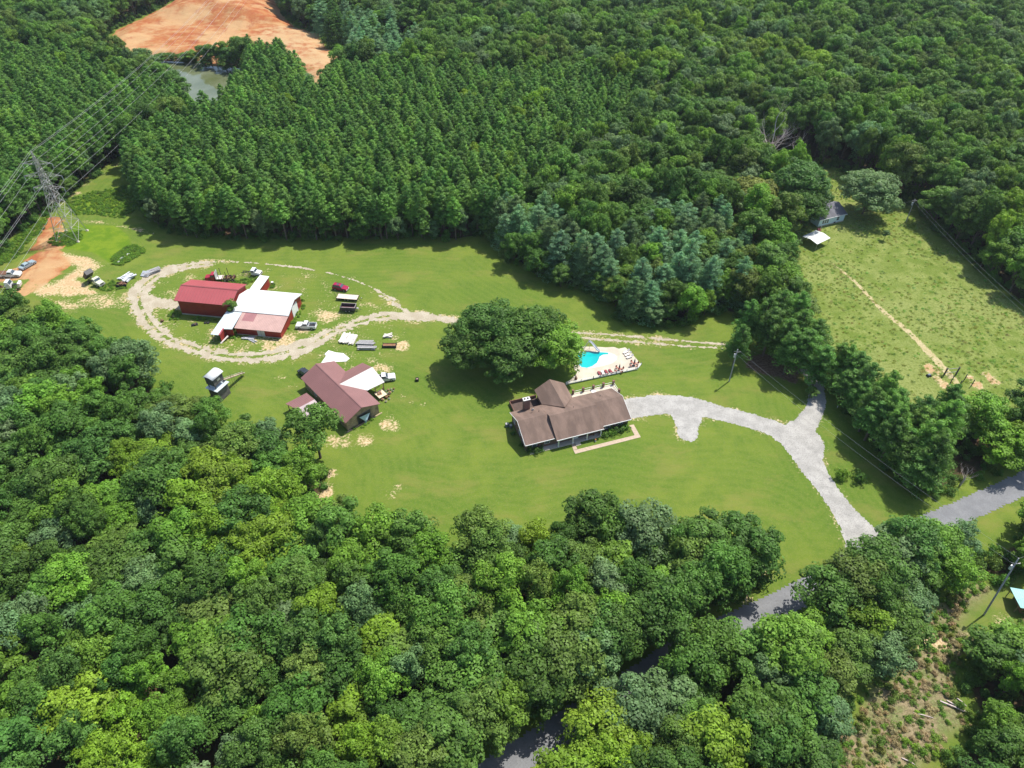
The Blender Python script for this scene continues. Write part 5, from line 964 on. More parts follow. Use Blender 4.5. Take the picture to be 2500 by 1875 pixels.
def foliage_mesh(name, Q, tone, m, trunk=None):
    V = Q.reshape(-1, 3); F = np.arange(len(V)).reshape(-1, 4); tv, tf = (np.array(trunk.v), trunk.f) if trunk else (np.zeros((0, 3)), [])
    me = bpy.data.meshes.new(name); nV = len(V); allV = np.concatenate([V, tv]) if len(tv) else V
    me.vertices.add(len(allV)); me.vertices.foreach_set("co", allV.astype(np.float32).ravel())
    loops = list(F.ravel()); starts = list(range(0, len(loops), 4)); pos = len(loops)
    for f in tf: starts.append(pos); loops += [v + nV for v in f]; pos += len(f)
    me.loops.add(len(loops)); me.loops.foreach_set("vertex_index", np.array(loops, np.int32)); me.polygons.add(len(starts)); me.polygons.foreach_set("loop_start", np.array(starts, np.int32))
    mi = np.zeros(len(starts), np.int32); mi[len(F):] = 1; me.polygons.foreach_set("material_index", mi); me.update(calc_edges=True)
    a = me.attributes.new("tone", 'FLOAT', 'FACE'); a.data.foreach_set("value", np.concatenate([tone, np.ones(len(tf))]).astype(np.float32))
    me.materials.append(m)
    if trunk: me.materials.append(BARK)
    return me
def lobes_broad(H, R_, zb, nl, seed, cl=8, cr=(.7, 1.15)):
    rg = np.random.RandomState(seed); out = []; zc = (H + zb) / 2; hz = (H - zb) / 2
    g = 2.399963; lb = []
    for k in range(nl):
        z = -.45 + 1.4 * (k + .5) / nl + rg.uniform(-.1, .1); z = min(z, .95); s = math.sqrt(max(0, 1 - z * z)); a = k * g + rg.uniform(-.4, .4)
        q = rg.uniform(.55, .92); lb.append((R_ * q * s * math.cos(a), R_ * q * s * math.sin(a), zc + hz * rg.uniform(.6, .88) * z, R_ * rg.uniform(.24, .42)))
    lb.append((rg.uniform(-.4, .4), rg.uniform(-.4, .4), zc + hz * .55, R_ * .42))
    for (x, y, z, r) in lb:
        tl = rg.uniform(.85, 1.15)
        for j in range(cl):
            zz = rg.uniform(-.25, 1); a = rg.uniform(0, 6.283); s = math.sqrt(1 - zz * zz); c = rg.uniform(*cr) * (R_ / 4.3) ** .5
            out.append((x + r * s * math.cos(a), y + r * s * math.sin(a), z + r * .8 * zz, c, c, c * .72, tl * rg.uniform(.8, 1.2)))
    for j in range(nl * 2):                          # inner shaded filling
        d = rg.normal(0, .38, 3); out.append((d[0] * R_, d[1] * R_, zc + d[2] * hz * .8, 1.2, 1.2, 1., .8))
    return np.array(out), lb
def trunk_broad(H, zb, lb, r0, seed):
    rg = random.Random(seed); mb = MB(); x, y = rg.uniform(-.3, .3), rg.uniform(-.3, .3); zt = zb + (H - zb) * .5
    mb.tube([(0, 0, -.3), (x * .4, y * .4, zb * .5), (x, y, zb), (x * 1.3, y * 1.3, zt)], [r0 * 1.25, r0, r0 * .8, r0 * .3], 7)
    for k, (lx, ly, lz, r) in enumerate(lb[:9]):
        z0 = zb * .75 + (zt - zb * .75) * (k / 9); mb.tube([(x * .8, y * .8, z0), ((x + lx) * .55, (y + ly) * .55, (z0 + lz) * .5 + .3), (lx, ly, lz)], [r0 * .42, r0 * .28, r0 * .1], 5)
    return mb
def broad(seed, H=14, R_=4.3, zb=4.5, nl=10, per=64, leaf=.40, cl=8):
    cl_, lb = lobes_broad(H, R_, zb, nl, seed, cl); Q, t = cloud(cl_, per, leaf, .8, .5, .5); return Q, t, trunk_broad(H, zb, lb, .24, seed)
def pine(seed, H=16, zb=7.5, R0=1.9, wh=11, per=54, leaf=.55, asp=.28, nb=6, fill=True, flat=.5, droop=.0, r0=.17):
    rg = np.random.RandomState(seed); out = []; mb = MB(); bx, by = rg.uniform(-.25, .25, 2); mb.tube([(0, 0, -.3), (bx * .5, by * .5, H * .5), (bx, by, H - .4)], [r0 * 1.2, r0, .04], 6)
    for w in range(wh):
        f = w / (wh - 1); z = zb + (H - .7 - zb) * f; rr = R0 * ((1 - f) ** .5 * .92 + .08) * rg.uniform(.8, 1.15); a0 = rg.uniform(0, 6.28); n = max(3, int(nb * (1 - f * .45)))
        for k in range(n):
            a = a0 + k * 6.283 / n + rg.uniform(-.35, .35); q = rr * rg.uniform(.75, 1.1); tx, ty, tz = bx + q * math.cos(a), by + q * math.sin(a), z + rg.uniform(-.1, .35) - droop * q
            c = (.40 + .25 * rr) * rg.uniform(.8, 1.2); tone = rg.uniform(.8, 1.2)
            out.append((tx, ty, tz, c, c, c * flat, tone))
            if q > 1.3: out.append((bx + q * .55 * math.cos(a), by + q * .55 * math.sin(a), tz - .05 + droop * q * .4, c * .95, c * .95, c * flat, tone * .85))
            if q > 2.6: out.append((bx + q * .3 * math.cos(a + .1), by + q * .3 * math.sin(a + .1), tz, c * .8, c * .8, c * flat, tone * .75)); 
            if w % 2 == 0 or R0 > 2.5: mb.tube([(bx, by, z - .3), (tx, ty, tz)], [.06 + .012 * rr, .02], 4, False)
    out.append((bx, by, H - .5, .25, .25, .6, 1.1)); out.append((bx, by, H - 1.2, .4, .4, .6, 1.05))
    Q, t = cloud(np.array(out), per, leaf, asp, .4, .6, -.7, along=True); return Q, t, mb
def bush(seed, R_=1., per=60, leaf=.2):
    rg = np.random.RandomState(seed); out = [(rg.normal(0, .42) * R_, rg.normal(0, .42) * R_, abs(rg.normal(.5, .3)) * R_ + .1, .45 * R_, .45 * R_, .38 * R_, rg.uniform(.75, 1.25)) for k in range(14)]
    Q, t = cloud(np.array(out), per, leaf * R_ ** .3, .7, .4, .9); mb = MB()
    for k in range(5): a = rg.uniform(0, 6.28); mb.tube([(0, 0, -.1), (.5 * R_ * math.cos(a), .5 * R_ * math.sin(a), .7 * R_)], [.05, .015], 4)
    return Q, t, mb
def weed(seed):                                      # one tuft of tall grass: standing blades
    n = 42; rg = np.random.RandomState(seed); p = rg.normal(0, .28, (n, 2)); h = rg.uniform(.25, .6, n); ln = rg.normal(0, .34, (n, 2)); a = rg.uniform(0, 3.14, n); w = .05
    B = np.stack([np.cos(a) * w, np.sin(a) * w, 0 * a], 1); P = np.concatenate([p, np.zeros((n, 1))], 1); T = np.concatenate([p + ln, h[:, None]], 1); M = (P + T) / 2 + np.array([0, 0, .06])
    return np.stack([P - B, P + B, M + B, T], 1), rg.uniform(.7, 1.3, n), None
def variants(kind, defs, low=False):
    out = []
    for i, (fn, kw) in enumerate(defs):
        Q, t, tr = fn(**kw); out.append(dict(crown=foliage_mesh(kind + "_crown", Q, t, LEAF), trunk=None, tm=tr, Q=Q, t=t))
        if tr is not None:
            tm = bpy.data.meshes.new(kind + "_trunk"); tm.from_pydata(tr.v, [], tr.f); tm.materials.append(BARK); out[-1]["trunk"] = tm
    return out
BROAD = variants("broadleaf", [(broad, dict(seed=s, H=h, R_=r, zb=z, nl=n)) for s, h, r, z, n in ((1, 14, 4.3, 4.5, 10), (2, 14, 3.9, 4.2, 9), (3, 14, 4.8, 5, 12), (4, 14, 4.2, 3.8, 11), (5, 14, 3.6, 3.6, 9), (6, 14, 4.6, 5, 10), (7, 14, 4.1, 4, 12), (8, 14, 3.3, 4.4, 8))])
PINE = variants("pine", [(pine, dict(seed=s, R0=r, zb=z)) for s, r, z in ((11, 1.9, 7.5), (12, 1.7, 8), (13, 2.1, 7), (14, 1.8, 6.5), (15, 1.6, 8.5), (16, 2.2, 7.5))])
WPINE = variants("white_pine", [(pine, dict(seed=s, H=16, zb=2.0, R0=r, wh=13, per=62, leaf=.55, nb=8, flat=.38, droop=.06, r0=.24)) for s, r in ((21, 4.2), (22, 3.8), (23, 4.5), (24, 3.5))])
GPINE = variants("tall_pine", [(pine, dict(seed=s, H=16, zb=z, R0=r, wh=9, per=78, leaf=.60, nb=7, flat=.5, droop=-.1, r0=.22)) for s, r, z in ((31, 3.6, 6.5), (32, 3.2, 5), (33, 3.9, 5.5), (34, 3.4, 3.5))])
BLOW = variants("broadleaf_low", [(broad, dict(seed=s, H=14, R_=r, zb=1.0, nl=13)) for s, r in ((71, 4.4), (72, 3.9), (73, 4.7), (74, 4.1))])
BUSH = variants("shrub", [(bush, dict(seed=s)) for s in (41, 42, 43)])
BIGOAK = variants("oak", [(broad, dict(seed=s, H=14, R_=r, zb=.8, nl=26, per=80, leaf=.42, cl=9)) for s, r in ((51, 6.4), (52, 5.8), (53, 6.8))])
GREENS = {"yellow-green": (.205, .345, .030), "bright green": (.158, .305, .034), "mid green": (.118, .235, .038), "dark green": (.085, .180, .030), "olive green": (.145, .235, .042), "grey-green": (.150, .255, .095), "blue-green": (.200, .375, .180), "deep green": (.092, .205, .038), "bronze-tipped": (.210, .240, .055), "pine green": (.122, .262, .050), "fresh pine green": (.175, .345, .058)}
rt = np.random.RandomState(9)
def tree(name, cat, label, x, y, var, s, sz, rot, tint, group=None, z=0.):
    r = thing(name, label, cat, (x, y, z), rot, group); r.scale = (s, s, sz)
    c = bpy.data.objects.new("crown", var["crown"]); COL.objects.link(c); c.parent = r; c.color = (*tint, 1)
    if var["trunk"]: t = bpy.data.objects.new("trunk", var["trunk"]); COL.objects.link(t); t.parent = r
    return r
def jitter(col): k = rt.uniform(.85, 1.15); return tuple(float(c * k * rt.uniform(.93, 1.07)) for c in col)
def bases(px_h, ztop):                               # tree standing so that its top shows at px
    return GH(px_h[0], px_h[1], ztop)
# --- single, nameable trees: (name, cat, label, top px (overview), height, width scale, variant list, idx, colour)
SOLO = [
 ("oak_tree", "tree", "huge dark oak, left of the pair of big trees behind the brick house", (1062, 668), 15.5, 1.30, BIGOAK, 0, "deep green"),
 ("oak_tree", "tree", "big bright oak between the dark oak and the swimming pool", (1150, 672), 15, 1.25, BIGOAK, 1, "mid green"),
 ("oak_tree", "tree", "lower rounded oak at the front left of the clump behind the brick house", (1018, 712), 12, 1.05, BIGOAK, 2, "dark green"),
 ("oak_tree", "tree", "yellowish-green oak nearest the left end of the pool deck", (1200, 712), 12, 1.05, BIGOAK, 0, "bright green"),
 ("oak_tree", "tree", "deep green oak low in the middle of the clump behind the house chimney", (1100, 728), 12.5, 1.15, BIGOAK, 1, "dark green"),
 ("oak_tree", "tree", "yellow-green top peeping out behind the huge dark oak", (1035, 676), 13, .8, BIGOAK, 1, "bright green"),
 ("small_tree", "tree", "small bushy tree growing between the red barn and the pale blue lean-to roof", (494, 647), 6.2, .46, BROAD, 4, "mid green"),
 ("oak_tree", "tree", "large silvery-green rounded tree standing right of the pale blue house", (1862, 462, 0), 14, 1.3, BIGOAK, 2, "grey-green"),
 ("oak_tree", "tree", "broad dark oak hiding the left half of the pale blue house", (1708, 462, 0), 17, 1.4, BIGOAK, 0, "deep green"),
 ("oak_tree", "tree", "olive brown-tipped oak left of the tree that hides the blue house", (1636, 388), 14, 1.3, BIGOAK, 1, "bronze-tipped"),
 ("oak_tree", "tree", "round grey-green oak just below the bare dead tree", (1588, 312), 14, .85, BIGOAK, 2, "grey-green"),
 ("oak_tree", "tree", "oak leaning over the pale blue house just above the carport", (1722, 495, 0), 13, 1.0, BIGOAK, 1, "dark green"),
 ("small_tree", "tree", "yellow-green tree left of the carport at the top of the hay field", (1608, 458), 11, .85, BROAD, 1, "bright green"),
 ("small_tree", "tree", "green tree on the corner where the hay field meets the woods", (1672, 528), 10, .95, BROAD, 2, "bright green"),
 ("sapling", "tree", "lone grey-green sapling in the grass right of the pale blue house", (1918, 497), 3.6, .28, BROAD, 4, "grey-green"),
 ("maple_tree", "tree", "tall dark broad tree beside the open shed of the timber barn", (665, 890), 14.5, 1.10, BROAD, 2, "mid green"),
 ("small_tree", "tree", "thin grey tree touching the foot of the feed tower", (425, 880), 7, .62, BROAD, 7, "grey-green"),
 ("shrub", "shrub", "bright shrub by the driveway below the row of roadside pines", (1822, 1015), 2.6, 1.5, BUSH, 0, "bright green"),
 ("shrub", "shrub", "darker shrub just right of the bright driveway shrub", (1862, 1025), 2.4, 1.4, BUSH, 1, "dark green"),
]
SOLOPOS = []
for nm, cat, lab, px, h, s, vl, i, colr in SOLO:
    p = GH(px[0], px[1], h if len(px) < 3 else 0); H0 = 1.3 if vl is BUSH else 14.; tree(nm, cat, lab, p.x, p.y, vl[i], s, h / H0, rt.uniform(0, 6.28), jitter(GREENS[colr])); SOLOPOS.append((p.x, p.y, (2. if vl is BUSH else 5.2 if vl is BIGOAK else 3.4) * s))
# grove of tall pines standing on red mulch beside the driveway
for k, (px, h, s) in enumerate([((1632, 648), 15, .92), ((1668, 640), 16, .95), ((1700, 625), 17, 1.0), ((1738, 628), 16.5, 1.0), ((1608, 700), 13, .8), ((1745, 668), 15, .95), ((1712, 690), 14, .95), ((1725, 715), 14, 1.0), ((1758, 712), 14, 1.05), ((1790, 745), 13, 1.0), ((1680, 665), 15.5, 1.1), ((1775, 690), 13, .9)]):
    p = GH(*px, h); lab = ["slim pine, second from left in the driveway grove, bare trunk showing", "pine in the middle left of the driveway grove", "tallest pine at the back centre of the driveway grove", "dense pine at the back right of the driveway grove", "short leaning pine at the left edge of the driveway grove", "wide pine at the right edge of the driveway grove", "lower pine at the front of the driveway grove", "pine low at the front right of the driveway grove", "pine overhanging the top of the driveway bend", "pine on the field side of the driveway bend", "round-topped pine in the heart of the driveway grove", "pine joining the grove to the roadside row"][k]
    tree("tall_pine", "pine tree", lab, p.x, p.y, GPINE[(3, 1, 2)[k % 3]], s * 1.12, h / 16, rt.uniform(0, 6.28), jitter(GREENS["pine green"]), "pines of the driveway grove"); SOLOPOS.append((p.x, p.y, 2.6))
p = GH(1757, 838, 3.5); tree("sapling", "tree", "little maple sapling with red trunk by the top of the driveway", p.x, p.y, BROAD[7], .42, 3.6 / 14, 0, jitter(GREENS["mid green"])); SOLOPOS.append((p.x, p.y, 1.2))
# foundation shrubs of the house
for k, (px, s, c, lab) in enumerate([((1385, 1300), 1.1, "mid green", "leftmost shrub of the bed under the right front windows"), ((1455, 1275), 1.2, "bright green", "second shrub from left under the right front windows"), ((1520, 1265), 1.15, "dark green", "middle shrub under the right front windows"), ((1580, 1245), 1.2, "dark green", "second shrub from right under the right front windows"), ((1635, 1225), 1.25, "mid green", "flowering shrub at the right end of the front bed"),
      ((475, 1500), 1.2, "dark green", "large dark shrub at the left front corner of the brick house"), ((545, 1495), 1.2, "dark green", "rounded shrub beside the corner shrub of the brick house"), ((600, 1480), .9, "deep green", "low shrub under the left front window"), ((270, 1290), .6, "dark green", "small dark shrub against the left gable of the brick house"), ((365, 1430), .55, "dark green", "smaller shrub near the front of the left gable")]):
    p = G(r4(*px), .5); tree("shrub", "shrub", lab, p.x, p.y, BUSH[k % 3], s, s * .95, k, jitter(GREENS[c]), "foundation shrubs of the brick house")
# dead tree
def dead(px, H, seed, n, label, sp=.75):
    p = G(px); rg = random.Random(seed); mb = MB()
    def br(a, d, L, r, dep):
        pts = [a]; rr = [r]; q = a
        for k in range(4): d = (d + Vector((rg.uniform(-.22, .22), rg.uniform(-.22, .22), rg.uniform(-.08, .16)))).normalized(); q = q + d * L / 4; pts.append(q); rr.append(r * (1 - .17 * (k + 1)))
        mb.tube(pts, rr, 5)
        if dep:
            for k in range(3 if dep > 1 else 2):
                i = rg.randint(1, 4); nd = (d + Vector((rg.uniform(-sp, sp), rg.uniform(-sp, sp), rg.uniform(-.1, .5)))).normalized(); br(pts[i], nd, L * rg.uniform(.5, .72), rr[i] * .62, dep - 1)
    g = H / 20; tr = MB().tube([(0, 0, -.2), (.1, 0, H * .3), (0, .1, H * .5)], [.75 * g, .6 * g, .42 * g], 8)
    for k in range(n): a = k * 6.283 / n + rg.uniform(-.3, .3); u = .6 if k % 2 else 1.2; br(Vector((0, 0, H * (.25 + .25 * k / n))), Vector((math.cos(a), math.sin(a), u)).normalized(), H * .38, .2 * g, 3)
    br(Vector((0, .1, H * .48)), Vector((0, 0, 1)), H * .45, .26 * g, 3)
    r = thing("dead_tree", label, "tree", p); tr.build("trunk", DEADW, r); mb.build("bare_branches", DEADW, r); SOLOPOS.append((p.x, p.y, 7.5)); SOLOPOS.extend([(p.x - 1.5, p.y - 9, 5.), (p.x - 3, p.y - 16, 4.)] if H > 16 else [])
dead(r7(420, 625), 20, 3, 13, "large bare dead tree with pale twisting branches above the blue house"); dead(r7(745, 560), 11, 5, 3, "thin bare dead trunk right of the large dead tree", .5); dead(rR(1780, 1560), 6, 8, 4, "bare grey snag at the lower end of the roadside pines")

# --- the woods: jittered sites sorted into kinds by where they stand
PL_ = wpoly([(276, 330, 6), (290, 280, 12), (360, 225, 14), (430, 200, 14), (450, 205, 12), (560, 150, 14), (640, 175, 14), (700, 150, 14), (735, 128, 14), (850, 122, 14), (1010, 130, 15), (1150, 120, 15), (1290, 140, 15), (1400, 175, 15), (1350, 250, 15), (1260, 300, 14), (1180, 380, 14), (1080, 440, 12), (1040, 520, 0), (985, 535, 0), (700, 535, 0), (440, 530, 0), (322, 500, 0), (270, 440, 0)])
PL2 = wpoly([(-120, 110, 14), (60, 85, 14), (200, 110, 14), (230, 150, 14), (330, 150, 14), (400, 210, 10), (410, 235, 8), (290, 335, 0), (262, 350, 0), (176, 415, 0), (99, 475, 0), (-60, 600, 0)])
PLD = spoly(rA, [(1280, 330, 12), (1600, 360, 12), (1720, 520, 12), (1700, 620, 12), (1500, 700, 12), (1100, 700, 12), (1060, 600, 12), (1230, 480, 12)])
MIX = wpoly([(1050, 430, 12), (1180, 360, 14), (1320, 330, 14), (1420, 360, 14), (1560, 400, 14), (1640, 480, 12), (1700, 560, 10), (1640, 660, 4), (1560, 700, 0), (1400, 740, 0), (1300, 690, 0), (1180, 620, 0), (1040, 560, 0)])
WPZ = wpoly([(1060, 420, 12), (1180, 420, 12), (1300, 520, 12), (1440, 440, 12), (1580, 440, 12), (1640, 520, 10), (1600, 620, 6), (1520, 700, 0), (1330, 730, 0), (1180, 620, 0), (1040, 560, 0)])
WP2 = wpoly([(620, 0, 14), (760, 10, 14), (900, 40, 14), (900, 130, 10), (740, 150, 4), (650, 60, 4)])
STRIP = wpoly([(1690, 600, 12), (1740, 640, 14), (1780, 700, 14), (1880, 730, 14), (1960, 790, 14), (2000, 850, 14), (2080, 850, 12), (2060, 1000, 8), (2060, 1110, 0), (1940, 1090, 0), (1860, 980, 0), (1800, 900, 0), (1770, 800, 2)])
STRIP2 = wpoly([(1940, 850, 12), (2080, 830, 12), (2110, 850, 12), (2100, 960, 8), (2060, 1080, 0), (1980, 1080, 0), (1960, 1000, 6)])
YGR = [(GH(x, y, 12), r) for x, y, r in ((470, 1000, 9), (300, 960, 7), (420, 1080, 8), (560, 1060, 6), (620, 1110, 7), (170, 1560, 8), (260, 1600, 8), (700, 1540, 9), (760, 1300, 8), (1300, 1560, 9), (1240, 1640, 9), (2120, 470, 14), (2190, 470, 12), (2190, 900, 8), (1480, 60, 22), (1700, 130, 20), (1400, 160, 18), (560, 1180, 7), (1540, 1640, 8), (1430, 1480, 7), (1180, 1150, 5), (1350, 1620, 7), (1850, 1320, 6))]
def sites(step, seed, jit):
    r = np.random.RandomState(seed); ys = np.arange(8, 560, step * .88); L = []
    for j, y in enumerate(ys): xs = np.arange(-60 - y * .92, 60 + y * .92, step) + (j % 2) * step / 2; L.append(np.stack([xs, np.full(len(xs), y)], 1))
    P = np.concatenate(L); return P + r.uniform(-jit, jit, P.shape) * step
def opened(P): return np.maximum.reduce([sdf(P, c) for c in (C_MAIN, C_FIELD, C_SCRUB, C_DIRT, POND)] + [stroke(P, ROADW) + 3.0])
def free(P, far=1.0):
    k = np.ones(len(P), bool)
    for x, y, r in SOLOPOS: k &= np.hypot(P[:, 0] - x, P[:, 1] - y) > r * far + 1.6
    return k
def inv(P, z=9., m=120):
    h = to_h(np.concatenate([P, np.full((len(P), 1), z)], 1)); return (h[:, 0] > -m) & (h[:, 0] < 2212 + m) & (h[:, 1] > -m) & (h[:, 1] < 1659 + m * 1.3)
SP = []                                              # every forest tree: kind, x, y, width, height, colour name
def addk(P, kind, wf, hf, cf):
    for x, y in P: SP.append((kind, float(x), float(y), float(wf()), float(hf()), cf(x, y)))
U = rt.uniform
def ygr(x, y, other):
    for c, r in YGR:
        if math.hypot(c.x - x, c.y - y) < r * .85 and U() < .6: return "yellow-green"
    return other
def pick(names, ws): return names[int(rt.choice(len(names), p=np.array(ws) / sum(ws)))]
P = sites(3.8, 1, .52); o = opened(P); inP = ipoly(P, PL_) | ipoly(P, PL2) | ipoly(P, PLD); k = inP & (o < -1.2) & free(P) & inv(P)
addk(P[k], "pine", lambda: U(1.05, 1.45), lambda: U(13.0, 17.2), lambda x, y: "fresh pine green" if U() < .4 else "pine green")
P = sites(5.6, 2, .22); o = opened(P); k = ipoly(P, WPZ) & (o < -2.2) & free(P) & inv(P); q = P[k]; ww = np.array([U() < .66 for _ in q], bool) if len(q) else []
addk(q[ww], "white_pine", lambda: U(.9, 1.2), lambda: U(12, 17), lambda x, y: "blue-green" if U() < .8 else "grey-green"); addk(q[~ww], "broad", lambda: U(.75, 1.0), lambda: U(10, 14), lambda x, y: pick(["mid green", "bright green", "olive green", "dark green"], [4, 3, 2, 2]))
k = ipoly(P, WP2) & (o < -2) & inv(P) & (rt.rand(len(P)) < .55); addk(P[k], "white_pine", lambda: U(1.1, 1.4), lambda: U(15, 19), lambda x, y: "blue-green" if U() < .6 else "deep green")
P = sites(3.4, 3, .34); o = opened(P); k = (ipoly(P, STRIP) | ipoly(P, STRIP2)) & (o < -1.5) & free(P) & inv(P)
addk(P[k], "tall_pine", lambda: U(.9, 1.2), lambda: U(10.5, 16.0), lambda x, y: "fresh pine green" if U() < .5 else "pine green")
P = sites(6.1, 4, .27); o = opened(P); taken = ipoly(P, PL_) | ipoly(P, PL2) | ipoly(P, PLD) | ipoly(P, WPZ) | ipoly(P, WP2) | ipoly(P, STRIP) | ipoly(P, STRIP2)
k = ~taken & (o < -2.0) & free(P) & inv(P)
sr = np.array([min(segd(p[None], ROADW[i], ROADW[i + 1])[0][0] for i in range(len(ROADW) - 1)) for p in P]); below = (P[:, 1] - np.interp(P[:, 0], ROADW[:, 0], ROADW[:, 1])) < 0; k &= ~((sr < 9.5) & below & (P[:, 0] < 55))
def bcol(x, y):
    n = fbm(np.array([[x, y]]), 26)[0]
    base_ = pick(["mid green", "dark green", "bright green", "olive green", "grey-green", "deep green"], ([5, 3 - 6 * n, 2.6 + 7 * n, 1.1, 1.7, 1.8] if y < 165 else [5, 1.6, 4, 1.2, 2.2, 1.4]) if abs(n) < .3 else [4, 2, 2, 2, 2, 2]); return ygr(x, y, base_)
P = P[k]; nearw = P[:, 1] < 150
for pt in P:
    far = pt[1] > 165; br = pt[1] < 105 and (to_h([[*pt, 11.]])[0][0] < 2000) and pt[0] > 12 and segd(pt[None], ROADW[0], ROADW[-1])[0][0] < 45 and (pt[0] > 70 or pt[1] < 30 + .65 * (pt[0] - 10))
    if br: SP.append(("broad", float(pt[0]), float(pt[1]), U(1.0, 1.2), U(14, 17) if opened(pt[None])[0] < -8 else U(11.5, 13.5), bcol(*pt))); continue
    SP.append(("broad", float(pt[0]), float(pt[1]), U(.70, 1.28) if not far else U(.75, 1.35), U(10., 16) if not far else U(12., 20.5), bcol(*pt)))
# tall trees leaning over both verges of the road
rl = np.cumsum(np.r_[0, np.hypot(*np.diff(ROADW, axis=0).T)])
def along(d): i = min(max(int(np.searchsorted(rl, d)) - 1, 0), len(ROADW) - 2); f = (d - rl[i]) / (rl[i + 1] - rl[i]); a, b = ROADW[i], ROADW[i + 1]; v = (b - a) / np.linalg.norm(b - a); return a + (b - a) * f, np.array([-v[1], v[0]])
for sgn in (1, -1):
    d = 1.
    while d < rl[-1] - 1:
        c_, n_ = along(d); q = to_h([[*c_, 0]])[0]; ok = q[0] < 1600 if sgn > 0 else (q[0] < 1610 or 1695 < q[0] < 1975)
        close = 1225 < q[0] < 1335 or 1410 < q[0] < 1500 or q[0] > 1690 or 1575 < q[0] < 1610
        if ok and (sgn > 0 or close): p_ = c_ + n_ * sgn * U(4.4, 6.2); SP.append(("broad", float(p_[0]), float(p_[1]), U(.95, 1.25), U(12.5, 15.5) if q[0] < 1745 else U(13, 14.8), bcol(*p_)))
        if sgn < 0 and q[0] < 1560 and not close: p_ = c_ - n_ * U(7, 9); SP.append(("broad", float(p_[0]), float(p_[1]), U(.9, 1.2), U(10.5, 13), bcol(*p_)))
        d += U(4.2, 6.6)
# edge trees: smaller understorey trees along the sunny margins, mixed into the pine edges
P = sites(4.2, 6, .3); o = opened(P); inP = ipoly(P, PL_) | ipoly(P, PL2) | ipoly(P, WPZ); k = inP & (o < -.6) & (o > -7) & free(P) & inv(P); q = P[k]; q = q[[U() < .62 for _ in q]]
addk(q, "broad", lambda: U(.48, .8), lambda: U(5.5, 11.5), lambda x, y: pick(["mid green", "dark green", "grey-green", "bright green"], [4, 3, 2, 1.5]))
q = P[inP & (o <= -7) & free(P) & inv(P)]; q = q[[U() < .022 for _ in q]]; addk(q, "broad", lambda: U(.7, 1.0), lambda: U(13, 16.5), lambda x, y: "bright green" if U() < .6 else "yellow-green")
# trees and bushes on the dam between pond and dirt
for x, y, h, s, c in ((560, 370, 7, .5, "dark green"), (620, 395, 4, .5, "mid green"), (690, 400, 4, .5, "dark green"), (760, 390, 5, .55, "mid green"), (820, 375, 6, .6, "bright green"), (900, 320, 10, .6, "mid green"), (950, 300, 12, .6, "mid green"), (1000, 330, 10, .6, "dark green"), (1060, 300, 12, .65, "bright green"), (1160, 265, 13, .6, "bright green"), (1110, 330, 11, .8, "deep green"), (1220, 300, 12, .75, "mid green"), (1190, 380, 9, .7, "dark green"), (1080, 400, 8, .6, "dark green"), (930, 400, 7, .55, "dark green"), (1640, 540, 9, .9, "grey-green"), (1700, 560, 8, .8, "grey-green"), (1640, 440, 11, .7, "mid green")):
    p = G(rA(x, y), h); SP.append(("broad", p.x, p.y, s * 1.35, h, c))
KIND = {"broad": (BROAD, 14., "broadleaf_tree", "tree", "broadleaf tree"), "pine": (PINE, 16., "pine_tree", "pine tree", "pine"), "white_pine": (WPINE, 16., "white_pine", "pine tree", "white pine"), "tall_pine": (GPINE, 16., "roadside_pine", "pine tree", "roadside pine")}
WP = dict(broad=1.0, pine=1.0, white_pine=1.0, tall_pine=1.0)
PICK = []; REST = {k: [] for k in KIND}
ctr = np.array([(s[1], s[2], s[4] * .75) for s in SP]); _ss = sdf(ctr[:, :2], C_SCRUB); SP = [(a[0], a[1], a[2], a[3] * (.85 if q > -7 else 1), min(a[4], 8.5 + .5 * max(0, -q - 2)) if q > -9 else a[4], a[5]) for a, q in zip(SP, _ss)]
hh = to_h(ctr); EDGE = opened(ctr[:, :2])
tot = {}
order = np.argsort([-(SP[i][3] * (1 if SP[i][0] != "broad" else 1) * SP[i][4] ** .5) / hh[i, 2] for i in range(len(SP))])
for i in order:
    kind, x, y, w, h, c = SP[i]; vl, H0, nm, cat, word = KIND[kind]; low = kind == "broad" and EDGE[i] > -6.5
    if low: vl = BLOW
    u, v = hh[i, 0], hh[i, 1]; onscreen = 4 < u < 2208 and 4 < v < 1655
    zg = float(height(np.array([[x, y]]))[0]) if (y > 215 and x < 10) else 0.
    vi = int(rt.randint(len(vl))); rot = float(U(0, 6.283)); col = jitter(GREENS[c])
    if onscreen and tot.get(kind, 0) < 300:
        tot[kind] = tot.get(kind, 0) + 1; PICK.append((kind, x, y, c, u, v, w, h, vl, vi, H0, rot, col, nm, cat, word, zg))
    else: REST[kind].append((x, y, zg, w, w, h / H0, rot, vi + (len(BROAD) if low else 0), *col))
